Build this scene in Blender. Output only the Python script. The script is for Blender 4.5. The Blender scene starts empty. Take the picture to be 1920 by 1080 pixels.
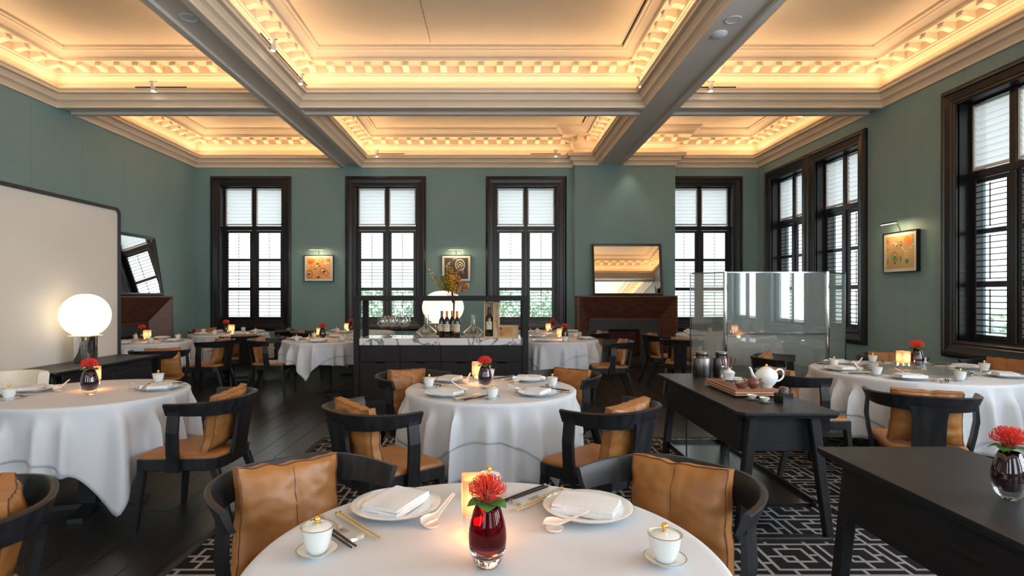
import bpy, bmesh, math, random
from mathutils import Vector, Matrix, noise as mnoise
PI = math.pi
sc = bpy.context.scene
col = sc.collection
random.seed(7)

# ------------------------------------------------------------------ camera, world, lights
cd = bpy.data.cameras.new('camera'); cam = bpy.data.objects.new('camera', cd); col.objects.link(cam)
cam.location = (0, 0, 1.4); cam.rotation_euler = (PI/2, 0, 0)
cd.sensor_width = 36; cd.lens = 36*1050/1920; cd.shift_x = 35/1920; cd.shift_y = 13/1920
cd.clip_start = 0.05; cd.clip_end = 200
sc.camera = cam
sc.view_settings.view_transform = 'Standard'; sc.view_settings.look = 'None'
sc.view_settings.gamma = 1; sc.view_settings.use_curve_mapping = False
sc.view_settings.exposure = 0.0
sc.cycles.use_denoising = True
sc.cycles.max_bounces = 10; sc.cycles.diffuse_bounces = 5; sc.cycles.glossy_bounces = 5
sc.cycles.transmission_bounces = 8; sc.cycles.transparent_max_bounces = 16
sc.cycles.sample_clamp_indirect = 6; sc.cycles.caustics_refractive = False; sc.cycles.caustics_reflective = False
sc.cycles.use_adaptive_sampling = False

w = bpy.data.worlds.new('overcast_sky'); sc.world = w; w.use_nodes = True
WN = w.node_tree.nodes; WL = w.node_tree.links
bg = WN['Background']; bg.inputs[1].default_value = 3.0
tc = WN.new('ShaderNodeTexCoord'); sep = WN.new('ShaderNodeSeparateXYZ'); ramp = WN.new('ShaderNodeValToRGB')
WL.new(tc.outputs['Generated'], sep.inputs[0]); WL.new(sep.outputs['Z'], ramp.inputs[0]); WL.new(ramp.outputs[0], bg.inputs[0])
ramp.color_ramp.elements[0].position = 0.0; ramp.color_ramp.elements[0].color = (.90, .97, .98, 1)
ramp.color_ramp.elements[1].position = 0.6; ramp.color_ramp.elements[1].color = (.84, .93, 1.0, 1)

ZT, ZC = 4.0, 4.7                    # cornice foot, coffer ceiling
XL, XR, YB, YF = -6.085, 5.42, 11.45, -2.2
BX = [(-3.10, -2.71), (2.12, 2.57)]  # beams running away from the camera
BY = [(3.55, 3.88), (7.80, 8.125)]   # beams running across
WIN_B = [-4.95, -2.197, .671, 4.264] # window centres on the back wall
WIN_R = [10.36, 8.858, 5.985, 4.485]
WIN_R_ADDED = [2.2, .4, -1.2]             # added unseen right-wall windows, left unshuttered to light the room from the side
WW = {0: 1.64}

def sun_area(name, loc, rot, sx, sy, power, color=(1, 1, 1)):
    l = bpy.data.lights.new(name, 'AREA'); l.shape = 'RECTANGLE'; l.size = sx; l.size_y = sy
    l.energy = power; l.color = color
    o = bpy.data.objects.new(name, l); o.location = loc; o.rotation_euler = rot; col.objects.link(o); return o
def portal(loc, rot, sx, sy):
    o = sun_area('sky_portal', loc, rot, sx, sy, 1); o.data.cycles.is_portal = True; return o
for x in WIN_B: portal((x, YB+.45, 2.25), (-PI/2, 0, 0), 1.3, 2.8)
for y in WIN_R: portal((XR+.45, y, 2.25), (0, PI/2, 0), 2.8, 1.3)
# daylight that comes through the tall unshuttered windows of the wall behind the camera
for x in (-4.4, -1.4, 1.5, 4.3):
    sun_area('front_window_daylight', (x, YF-.12, 2.3), (PI/2, 0, 0), 1.3, 2.7, 42, (.88, .94, 1.0))
for y in WIN_R_ADDED:
    sun_area('added_side_daylight', (XR+.2, y, 2.3), (0, PI/2, 0), 2.7, 1.15, 160, (.82, .91, 1.0))  # added lights in those extra openings, brightening left wall and cloths
TILT = math.radians(48)
COVE_W = 3.0   # watts per metre of LED strip in the coffer troughs
COVE_C = (1.0, .72, .43)

# ------------------------------------------------------------------ materials
MATS = {}
def mat(name, color, rough=.5, metal=0, **kw):
    if name in MATS: return MATS[name]
    m = bpy.data.materials.new(name); m.use_nodes = True
    b = m.node_tree.nodes['Principled BSDF']
    b.inputs['Base Color'].default_value = (*color, 1); b.inputs['Roughness'].default_value = rough
    b.inputs['Metallic'].default_value = metal
    for k, v in kw.items():
        n = {'trans': 'Transmission Weight', 'ior': 'IOR', 'emit': 'Emission Strength', 'ecol': 'Emission Color', 'coat': 'Coat Weight',
             'crough': 'Coat Roughness', 'spec': 'Specular IOR Level', 'sheen': 'Sheen Weight', 'sss': 'Subsurface Weight'}[k]
        b.inputs[n].default_value = (*v, 1) if k == 'ecol' else v
    MATS[name] = m; return m
def NT(m): return m.node_tree.nodes, m.node_tree.links, m.node_tree.nodes['Principled BSDF']
def noisy(m, c1, c2, scale=(1, 1, 1), nscale=5, detail=4, bump=0, lo=.35, hi=.65, rough=None, coord='Object'):
    N, L, b = NT(m)
    t = N.new('ShaderNodeTexCoord'); mp = N.new('ShaderNodeMapping'); mp.inputs['Scale'].default_value = scale
    nz = N.new('ShaderNodeTexNoise'); nz.inputs['Scale'].default_value = nscale; nz.inputs['Detail'].default_value = detail
    r = N.new('ShaderNodeValToRGB')
    r.color_ramp.elements[0].position = lo; r.color_ramp.elements[0].color = (*c1, 1)
    r.color_ramp.elements[1].position = hi; r.color_ramp.elements[1].color = (*c2, 1)
    L.new(t.outputs[coord], mp.inputs[0]); L.new(mp.outputs[0], nz.inputs['Vector']); L.new(nz.outputs[0], r.inputs[0])
    L.new(r.outputs[0], b.inputs['Base Color'])
    if bump:
        bp = N.new('ShaderNodeBump'); bp.inputs['Strength'].default_value = bump; bp.inputs['Distance'].default_value = .002
        L.new(nz.outputs[0], bp.inputs['Height']); L.new(bp.outputs[0], b.inputs['Normal'])
    if rough:
        mr = N.new('ShaderNodeMapRange'); mr.inputs[3].default_value = rough[0]; mr.inputs[4].default_value = rough[1]
        L.new(nz.outputs[0], mr.inputs[0]); L.new(mr.outputs[0], b.inputs['Roughness'])
    return m
def clear(name, tint=(.97, .98, .98), refl=.9, haze=0.0, hazec=(.8, .82, .82), rough=0.0, base=0.04):
    m = bpy.data.materials.new(name); m.use_nodes = True; N = m.node_tree.nodes; L = m.node_tree.links; N.clear()
    out = N.new('ShaderNodeOutputMaterial'); tr = N.new('ShaderNodeBsdfTransparent'); tr.inputs[0].default_value = (*tint, 1)
    gl = N.new('ShaderNodeBsdfGlossy'); gl.inputs['Roughness'].default_value = rough
    lw = N.new('ShaderNodeLayerWeight'); lw.inputs[0].default_value = .25
    mp = N.new('ShaderNodeMapRange'); mp.inputs[3].default_value = base; mp.inputs[4].default_value = refl
    L.new(lw.outputs['Facing'], mp.inputs[0])
    mx = N.new('ShaderNodeMixShader'); L.new(mp.outputs[0], mx.inputs[0]); L.new(tr.outputs[0], mx.inputs[1]); L.new(gl.outputs[0], mx.inputs[2])
    last = mx
    if haze:
        df = N.new('ShaderNodeBsdfDiffuse'); df.inputs[0].default_value = (*hazec, 1)
        m2 = N.new('ShaderNodeMixShader'); m2.inputs[0].default_value = haze
        L.new(mx.outputs[0], m2.inputs[1]); L.new(df.outputs[0], m2.inputs[2]); last = m2
    L.new(last.outputs[0], out.inputs[0]); return m

plaster = noisy(mat('plaster', (.84, .76, .66), .6), (.84, .69, .52), (.87, .72, .55), nscale=3)
beam_m = noisy(mat('beam_plaster', (.76, .70, .65), .6), (.75, .66, .59), (.79, .70, .63), nscale=3)
wood_win = noisy(mat('dark_stained_wood', (.02, .013, .014), .28), (.0075, .006, .008), (.011, .0085, .011), (1, 1, 1), 9, rough=(.26, .34))
chair_m = noisy(mat('black_stained_wood', (.012, .012, .014), .42, spec=.4), (.007, .007, .0085), (.015, .015, .018), (1, 1, .2), 30, rough=(.34, .5))
console_m = noisy(mat('black_oak', (.012, .012, .014), .42, spec=.35), (.007, .007, .008), (.016, .016, .018), (8, .5, 8), 9, detail=6, bump=.15, rough=(.34, .5))
cab_m = noisy(mat('cabinet_oak', (.012, .009, .010), .5, spec=.3), (.006, .005, .0055), (.014, .011, .012), (14, 14, .6), 6, detail=6, bump=.1)
walnut = noisy(mat('walnut', (.1, .04, .025), .45), (.075, .026, .015), (.15, .055, .032), (1, 1, 6), 6, detail=7, rough=(.38, .5))
stone_m = noisy(mat('slate', (.03, .032, .035), .55), (.026, .028, .031), (.036, .038, .041), nscale=4)
leather = noisy(mat('tan_leather', (.47, .17, .05), .38), (.25, .100, .025), (.35, .150, .040), nscale=5, bump=.35, rough=(.38, .52))
stitch_m = mat('dark_stitching', (.10, .03, .012), .6)
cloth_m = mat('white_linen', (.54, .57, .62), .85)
napkin_m = noisy(mat('napkin_linen', (.82, .82, .81), .9), (.60, .62, .65), (.66, .68, .71), nscale=120, bump=.2)
porc = mat('white_porcelain', (.68, .72, .72), .12, coat=.5)
porc_n = mat('warm_porcelain', (.80, .74, .69), .15, coat=.5)
gold = mat('polished_gold', (.95, .58, .16), .18, 1)
gilt = mat('gilt_line', (.55, .36, .13), .3, .8)
silver = mat('silver_metal', (.75, .74, .72), .18, 1)
chrome = mat('chrome', (.72, .72, .73), .06, 1)
darkchrome = mat('dark_chrome', (.18, .18, .19), .12, 1)
gunmetal = noisy(mat('gunmetal', (.2, .18, .17), .3, 1), (.13, .115, .11), (.24, .22, .21), (20, 20, .3), 8, rough=(.25, .4))
blk = mat('black_lacquer', (.008, .008, .009), .25)
blkmat = mat('black_metal', (.012, .012, .013), .45)
void_m = mat('firebox_black', (.006, .005, .005), .8)
ember_brick = noisy(mat('firebox_brick', (.05, .012, .010), .85), (.03, .008, .007), (.07, .018, .014), nscale=9)
cream = noisy(mat('cream_fabric', (.72, .66, .56), .85), (.69, .63, .53), (.75, .69, .59), nscale=40, bump=.1)
glass_thin = clear('thin_glass', (.985, .99, .99), .75, base=.02)
glass_dec = clear('decanter_glass', (.96, .975, .97), .95, base=.06)
screen_glass = clear('screen_glass', (.80, .83, .82), .55, haze=.17, hazec=(.60, .66, .64), base=.09)
pane_glass = clear('window_glass', (.97, .985, .98), .5, base=.03)
mirror_m = mat('mirror_silver', (.92, .92, .90), .01, 1)
steel_white = mat('white_paint', (.72, .72, .70), .4)
lamp_glow = mat('opal_glass_lit', (.9, .85, .75), .2, emit=1.35, ecol=(1.0, .82, .58))
candle_glow = mat('frosted_candle_glass_lit', (.4, .2, .1), .4, emit=1.5, ecol=(1.0, .46, .17))
N, L, b = NT(candle_glow); t = N.new('ShaderNodeTexCoord'); vm = N.new('ShaderNodeVectorMath'); vm.operation = 'DISTANCE'; vm.inputs[1].default_value = (0, 0, .105)
L.new(t.outputs['Object'], vm.inputs[0]); mr = N.new('ShaderNodeMapRange'); mr.inputs[1].default_value = .036; mr.inputs[2].default_value = .062; mr.inputs[3].default_value = 3.0; mr.inputs[4].default_value = .72
L.new(vm.outputs['Value'], mr.inputs[0]); L.new(mr.outputs[0], b.inputs['Emission Strength']); b.inputs['Emission Color'].default_value = (1, .37, .13, 1)
flame_m = mat('flame', (1, .8, .4), .5, emit=40, ecol=(1, .72, .35))
led_m = mat('led_lens_lit', (1, .9, .7), .5, emit=3, ecol=(1, .78, .5))
spot_lens = mat('spot_lens_lit', (1, .95, .85), .5, emit=25, ecol=(1, .88, .68))
clear_glass = mat('solid_glass', (1, 1, 1), .0, trans=1, ior=1.45)
red_glass = mat('red_glass', (.24, .003, .010), .02, trans=.92, ior=1.3)
dark_glass = mat('dark_plum_glass', (.018, .003, .006), .05, coat=.6)
clay = noisy(mat('brown_clay', (.14, .045, .03), .4), (.12, .038, .026), (.17, .055, .036), nscale=30)
bottle_m = mat('wine_bottle_glass', (.008, .010, .007), .08, coat=.7)
paper = mat('cream_label_paper', (.70, .62, .48), .7)
orange_cap = mat('orange_capsule', (.75, .24, .04), .4)
brown_cap = mat('brown_capsule', (.16, .08, .03), .4)
pine = noisy(mat('pale_box_wood', (.58, .42, .25), .6), (.50, .35, .19), (.64, .48, .30), (10, 10, 1), 6)
ochre = noisy(mat('ochre_print', (.45, .24, .08), .6), (.40, .19, .05), (.50, .28, .10), nscale=6)
ink = mat('black_ink', (.015, .012, .01), .7)
green_leaf = mat('green_leaf', (.045, .16, .03), .4)
stem_m = mat('dark_stem', (.05, .04, .02), .6)
style_m = mat('coral_red_styles', (.75, .05, .025), .4)
core_m = noisy(mat('flower_core', (.2, .03, .02), .7), (.05, .02, .008), (.32, .03, .02), nscale=60)
bamboo = mat('tray_wood', (.26, .105, .05), .35)
tray_line = mat('pale_tray_line', (.65, .55, .45), .4)
ribbon_m = mat('screen_frame_charcoal', (.03, .03, .034), .4)
rubber = mat('charcoal_rug_border', (.02, .02, .022), .95)

marble = mat('white_marble', (.7, .7, .7), .12)
N, L, b = NT(marble)
t = N.new('ShaderNodeTexCoord'); nz = N.new('ShaderNodeTexNoise'); nz.inputs['Scale'].default_value = 2.2; nz.inputs['Detail'].default_value = 6; nz.inputs['Distortion'].default_value = 1.6
r = N.new('ShaderNodeValToRGB'); e = r.color_ramp.elements
e[0].position = .47; e[0].color = (.68, .68, .69, 1); e[1].position = .53; e[1].color = (.70, .70, .71, 1)
x = r.color_ramp.elements.new(.50); x.color = (.10, .10, .12, 1)
L.new(t.outputs['Object'], nz.inputs['Vector']); L.new(nz.outputs[0], r.inputs[0]); L.new(r.outputs[0], b.inputs['Base Color'])

# silk wall covering: hung in drops, a fine vertical slub and thin seams
wall_m = mat('teal_silk', (.10, .2, .17), .55, sheen=.25)
N, L, b = NT(wall_m)
def math_n(op, a=None, c=None, N=None, L=None):
    n = N.new('ShaderNodeMath'); n.operation = op
    for i, v in enumerate((a, c)):
        if v is None: continue
        if isinstance(v, (int, float)): n.inputs[i].default_value = v
        else: L.new(v, n.inputs[i])
    return n.outputs[0]
t = N.new('ShaderNodeTexCoord'); mp = N.new('ShaderNodeMapping'); mp.inputs['Scale'].default_value = (3, 3, 60)
nz = N.new('ShaderNodeTexNoise'); nz.inputs['Scale'].default_value = 3; nz.inputs['Detail'].default_value = 5
L.new(t.outputs['Object'], mp.inputs[0]); L.new(mp.outputs[0], nz.inputs['Vector'])
n2 = N.new('ShaderNodeTexNoise'); n2.inputs['Scale'].default_value = .8; L.new(t.outputs['Object'], n2.inputs['Vector'])
s1 = math_n('ADD', math_n('MULTIPLY', nz.outputs[0], .5, N, L), math_n('MULTIPLY', n2.outputs[0], .5, N, L), N, L)
r = N.new('ShaderNodeValToRGB'); r.color_ramp.elements[0].position = .38; r.color_ramp.elements[0].color = (.160, .285, .298, 1)
r.color_ramp.elements[1].position = .62; r.color_ramp.elements[1].color = (.195, .340, .352, 1)
L.new(s1, r.inputs[0])
sp = N.new('ShaderNodeSeparateXYZ'); L.new(t.outputs['Object'], sp.inputs[0])
fr = math_n('FRACT', math_n('DIVIDE', sp.outputs['Y'], .92, N, L), None, N, L)
sm = math_n('LESS_THAN', fr, .008, N, L)
mx = N.new('ShaderNodeMix'); mx.data_type = 'RGBA'; mx.inputs['B'].default_value = (.125, .235, .245, 1)
L.new(sm, mx.inputs['Factor']); L.new(r.outputs[0], mx.inputs['A']); L.new(mx.outputs['Result'], b.inputs['Base Color'])
bp = N.new('ShaderNodeBump'); bp.inputs['Strength'].default_value = .2; bp.inputs['Distance'].default_value = .002
L.new(nz.outputs[0], bp.inputs['Height']); L.new(bp.outputs[0], b.inputs['Normal'])

plank_m = noisy(mat('ebonised_oak', (.014, .013, .013), .34), (.008, .0075, .008), (.028, .027, .027), (14, .8, 1), 5, detail=7, bump=.25, lo=.3, hi=.75, rough=(.22, .40))

# woven rug: pale lattice on charcoal (flat pattern)
rug_m = mat('lattice_rug', (.03, .03, .03), .97, spec=.1)
N, L, b = NT(rug_m)
t = N.new('ShaderNodeTexCoord'); sp = N.new('ShaderNodeSeparateXYZ'); L.new(t.outputs['Object'], sp.inputs[0])
P = .345
U = math_n('MULTIPLY', math_n('FRACT', math_n('DIVIDE', sp.outputs['X'], P, N, L), None, N, L), 6, N, L)
V = math_n('MULTIPLY', math_n('FRACT', math_n('DIVIDE', sp.outputs['Y'], P, N, L), None, N, L), 6, N, L)
hw = .16
segs = []
def rect(x0, y0, x1, y1): segs.extend([('h', y0, x0, x1), ('h', y1, x0, x1), ('v', x0, y0, y1), ('v', x1, y0, y1)])
segs += [('h', .2, -1, 7), ('v', .2, -1, 7)]
rect(1.2, 1.2, 3.7, 3.7); rect(2.7, 2.7, 5.2, 5.2)
segs += [('h', 2.45, 0.2, 1.2), ('h', 3.95, 5.2, 6.2), ('v', 3.95, 5.2, 6.2), ('v', 2.45, 0.2, 1.2), ('v', 1.2, 3.7, 6.2), ('h', 1.2, 3.7, 6.2)]
acc = None
for k, c, a0, a1 in segs:
    A, B = (V, U) if k == 'h' else (U, V)
    d = math_n('LESS_THAN', math_n('ABSOLUTE', math_n('SUBTRACT', A, c, N, L), None, N, L), hw, N, L)
    d2 = math_n('LESS_THAN', math_n('ABSOLUTE', math_n('SUBTRACT', B, (a0+a1)/2, N, L), None, N, L), (a1-a0)/2+hw, N, L)
    m_ = math_n('MULTIPLY', d, d2, N, L)
    acc = m_ if acc is None else math_n('MAXIMUM', acc, m_, N, L)
mx = N.new('ShaderNodeMix'); mx.data_type = 'RGBA'; mx.inputs['A'].default_value = (.011, .011, .013, 1); mx.inputs['B'].default_value = (.24, .235, .235, 1)
L.new(acc, mx.inputs['Factor']); L.new(mx.outputs['Result'], b.inputs['Base Color'])
nz = N.new('ShaderNodeTexNoise'); nz.inputs['Scale'].default_value = 400; bp = N.new('ShaderNodeBump'); bp.inputs['Strength'].default_value = .3
L.new(t.outputs['Object'], nz.inputs['Vector']); L.new(nz.outputs[0], bp.inputs['Height']); L.new(bp.outputs[0], b.inputs['Normal'])

# ------------------------------------------------------------------ geometry helpers
class G:
    def __init__(s): s.v = []; s.f = []
    def add(s, vs, fs):
        n = len(s.v); s.v += [tuple(v) for v in vs]; s.f += [tuple(i+n for i in f) for f in fs]; return s
    def box(s, x0, y0, z0, x1, y1, z1, c=0.0):
        if x0 > x1: x0, x1 = x1, x0
        if y0 > y1: y0, y1 = y1, y0
        if z0 > z1: z0, z1 = z1, z0
        c = min(c, (x1-x0)*.45, (y1-y0)*.45, (z1-z0)*.45)
        if c <= 0:
            return s.add([(x0,y0,z0),(x1,y0,z0),(x1,y1,z0),(x0,y1,z0),(x0,y0,z1),(x1,y0,z1),(x1,y1,z1),(x0,y1,z1)],
                         [(0,3,2,1),(4,5,6,7),(0,1,5,4),(1,2,6,5),(2,3,7,6),(3,0,4,7)])
        lv = []
        for z, i in ((z0, c), (z0+c, 0), (z1-c, 0), (z1, c)):
            X0, X1, Y0, Y1 = x0+i, x1-i, y0+i, y1-i; d = c if i == 0 else c*.4
            lv.append([(X0+d,Y0,z),(X1-d,Y0,z),(X1,Y0+d,z),(X1,Y1-d,z),(X1-d,Y1,z),(X0+d,Y1,z),(X0,Y1-d,z),(X0,Y0+d,z)])
        return s.loft(lv, True)
    def loft(s, rings, caps=True, close=True):
        n = len(rings[0]); vs = [p for r in rings for p in r]; fs = []
        for k in range(len(rings)-1):
            for i in range(n if close else n-1):
                j = (i+1) % n; fs.append((k*n+i, k*n+j, (k+1)*n+j, (k+1)*n+i))
        if caps:
            fs.append(tuple(reversed(range(n)))); fs.append(tuple((len(rings)-1)*n+i for i in range(n)))
        return s.add(vs, fs)
    def lathe(s, prof, n=24, cx=0, cy=0, cz=0, caps=True):
        rings = []
        for r, z in prof: rings.append([(cx+max(r, 1e-4)*math.cos(2*PI*i/n), cy+max(r, 1e-4)*math.sin(2*PI*i/n), cz+z) for i in range(n)])
        return s.loft(rings, caps)
    def tube(s, pts, rad, n=8, caps=True, flat=1.0, sub=1):
        pts = [Vector(p) for p in pts]; rings = []
        if sub > 1:      # Catmull-Rom refinement
            P_, R_ = [], []; rr_ = rad if isinstance(rad, (list, tuple)) else [rad]*len(pts)
            for i in range(len(pts)-1):
                a, b_, c, d = pts[max(i-1, 0)], pts[i], pts[i+1], pts[min(i+2, len(pts)-1)]
                for k in range(sub):
                    t = k/sub; P_.append(.5*((2*b_)+(c-a)*t+(2*a-5*b_+4*c-d)*t*t+(3*b_-a-3*c+d)*t**3)); R_.append(rr_[i]*(1-t)+rr_[i+1]*t)
            P_.append(pts[-1]); R_.append(rr_[-1]); pts, rad = P_, R_
        up = Vector((0, 0, 1))
        for i, p in enumerate(pts):
            d = (pts[min(i+1, len(pts)-1)]-pts[max(i-1, 0)]).normalized()
            a = d.cross(up)
            if a.length < 1e-3: a = d.cross(Vector((0, 1, 0)))
            a.normalize(); b_ = a.cross(d).normalized()
            r = rad[i] if isinstance(rad, (list, tuple)) else rad
            rings.append([p+a*r*math.cos(2*PI*k/n)+b_*r*flat*math.sin(2*PI*k/n) for k in range(n)])
        return s.loft(rings, caps)
    def bar(s, p0, p1, w0, d0, w1=None, d1=None):   # tapering post between two points, section w (x) by d (y)
        w1 = w0 if w1 is None else w1; d1 = d0 if d1 is None else d1
        R = []
        for p, w_, d_ in ((p0, w0, d0), (p1, w1, d1)):
            h, k = w_/2, d_/2; c = min(h, k)*.25
            R.append([(p[0]+x, p[1]+y, p[2]) for x, y in ((-h+c,-k),(h-c,-k),(h,-k+c),(h,k-c),(h-c,k),(-h+c,k),(-h,k-c),(-h,-k+c))])
        return s.loft(R, True)
    def prism(s, poly, z0, z1, c=0.0, inset0=0.0):
        cx = sum(p[0] for p in poly)/len(poly); cy = sum(p[1] for p in poly)/len(poly)
        def sc_(k): 
            out = []
            for x, y in poly:
                dx, dy = x-cx, y-cy; l = math.hypot(dx, dy); f = (l-k)/l if l else 1
                out.append((cx+dx*f, cy+dy*f))
            return out
        rings = []
        if c or inset0:
            rings = [[(x, y, z0) for x, y in sc_(max(c, inset0))], [(x, y, z0+max(c, inset0*.8)) for x, y in poly], [(x, y, z1-c) for x, y in poly], [(x, y, z1) for x, y in sc_(c)]]
        else: rings = [[(x, y, z) for x, y in poly] for z in (z0, z1)]
        return s.loft(rings, True)
    def mesh(s, name, m, smooth=None):
        me = bpy.data.meshes.new(name); me.from_pydata([tuple(v) for v in s.v], [], s.f)
        ms = m if isinstance(m, (list, tuple)) else [m]
        for x in ms: me.materials.append(x)
        bm = bmesh.new(); bm.from_mesh(me); bmesh.ops.recalc_face_normals(bm, faces=bm.faces); bm.to_mesh(me); bm.free()
        if smooth:
            for p in me.polygons: p.use_smooth = True
            try: me.set_sharp_from_angle(angle=math.radians(smooth))
            except Exception: pass
        return me
def obj(name, g, m, parent=None, smooth=None, loc=None, rz=None, kind=None, label=None):
    me = g.mesh(name, m, smooth) if isinstance(g, G) else g
    o = bpy.data.objects.new(name, me); col.objects.link(o)
    if parent is not None: o.parent = parent
    if loc: o.location = loc
    if rz: o.rotation_euler = (0, 0, rz)
    if kind: o['kind'] = kind
    if label: o['label'] = label
    return o
def tag(o, label, cat, group=None):
    o['label'] = label; o['category'] = cat
    if group: o['group'] = group
    return o
def thing(name, label, cat, loc=(0, 0, 0), rz=0, group=None, parent=None):
    o = bpy.data.objects.new(name, None); col.objects.link(o); o.location = loc; o.rotation_euler = (0, 0, rz); o.empty_display_size = .05
    if label: tag(o, label, cat, group)
    return o
def struct(name, loc=(0, 0, 0), rz=0):
    o = bpy.data.objects.new(name, None); col.objects.link(o); o.location = loc; o.rotation_euler = (0, 0, rz); o['kind'] = 'structure'; o.empty_display_size = .05; return o
def dup(root, loc, rz, label=None, group=None, scale=None):
    r = root.copy(); col.objects.link(r); r.location = loc; r.rotation_euler = (0, 0, rz)
    if scale: r.scale = (scale,)*3
    if label: r['label'] = label
    if group: r['group'] = group
    for ch in list(root.children):
        c = ch.copy(); col.objects.link(c); c.parent = r
        for g in ch.children:
            d = g.copy(); col.objects.link(d); d.parent = c
    return r
PROTO = {}
def place(key, build, loc, rz, label, group=None, scale=None):
    """first use moves the prototype itself, later uses copy it with its parts"""
    if key not in PROTO:
        o = build(); PROTO[key] = o; o.location = loc; o.rotation_euler = (0, 0, rz)
        if scale: o.scale = (scale,)*3
    else: o = dup(PROTO[key], loc, rz, scale=scale or 1.0)
    o['label'] = label
    if group: o['group'] = group
    return o

# ------------------------------------------------------------------ room shell
fl = struct('floor')
obj('subfloor', G().box(XL-.3, YF-.3, -.12, XR+.3, YB+.3, -.012), plank_m, fl)
PW, PL = .2, 2.4
pm = G().box(-PW/2+.0015, 0, -.012, PW/2-.0015, PL-.003, 0, .0015).mesh('plank', plank_m)
far = G(); cand = []
nx = int((XR-XL)/PW)+1; 
for i in range(nx):
    x = XL+PW*(i+.5); off = (i*.83) % PL
    y = YF-off
    while y < YB:
        cand.append((x, y)); y += PL
def seen(c):
    x, y = c; ym = max(y+PL/2, .01)
    if not (-.93*ym-.4 < x < 1.0*ym+.4) or y+PL < 1.2: return 1e9
    if -1.6 < x < 4.5 and y+PL < 5.4: return 1e8        # under the rug
    return (x*x+ym*ym)
cand.sort(key=seen)
for k, (x, y) in enumerate(cand):
    y0, y1 = max(y, YF-.2), min(y+PL, YB+.1)
    if x+PW/2 > XR+.2: continue
    if k < 150 and seen((x, y)) < 1e7 and y1-y0 > PL-.01:
        o = obj('plank', pm, None, fl, loc=(x, y, random.uniform(-.0006, 0)))
    else: far.box(x-PW/2+.0015, y0, -.012, x+PW/2-.0015, y1-.003, 0)
obj('far_planks', far, plank_m, fl, kind='stuff')

ceil = struct('ceiling')
obj('coffer_ceiling', G().box(XL-.3, YF-.3, ZC, XR+.3, YB+.3, ZC+.2), plaster, ceil)
def beam(name, x0, y0, x1, y1, along):
    g = G()
    # body with a recessed soffit panel
    g.box(x0, y0, ZT+.04, x1, y1, ZC)
    bw = .055
    if along == 'y':
        g.box(x0, y0, ZT, x0+bw, y1, ZT+.04); g.box(x1-bw, y0, ZT, x1, y1, ZT+.04)
    else:
        g.box(x0, y0, ZT, x1, y0+bw, ZT+.04); g.box(x0, y1-bw, ZT, x1, y1, ZT+.04)
    return obj(name, g, beam_m, ceil)
for x0, x1 in BX: beam('beam', x0, YF, x1, YB, 'y')
xs = [XL]+[v for p in BX for v in p]+[XR]
for y0, y1 in BY:
    for i in range(0, 6, 2): beam('beam', xs[i], y0, xs[i+1], y1, 'x')

PROF = [(0, 4.0), (.022, 4.0), (.025, 4.03), (.045, 4.065), (.07, 4.082), (.085, 4.088), (.092, 4.12), (.12, 4.165), (.155, 4.195), (.165, 4.20),
        (.18, 4.205), (.18, 4.225), (.165, 4.225), (.165, 4.16), (.01, 4.15), (.005, 4.33), (.03, 4.335), (.03, 4.36), (.045, 4.375), (.06, 4.41), (.07, 4.415), (.07, 4.44), (.085, 4.445),
        (.085, 4.55), (.265, 4.55), (.27, 4.555), (.27, 4.59), (.29, 4.595), (.30, 4.61), (.335, 4.64), (.365, 4.655), (.375, 4.67), (.40, 4.672), (.40, 4.70)]
mod_g = G()
mod_prof = [(.085, 4.55), (.225, 4.55), (.225, 4.535), (.235, 4.53), (.235, 4.505), (.21, 4.49), (.16, 4.487), (.12, 4.47), (.085, 4.465)]
mod_g.loft([[(x, d-.085, z-4.55) for d, z in mod_prof] for x in (-.044, .044)])
mod_me = mod_g.mesh('modillion', plaster)
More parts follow.
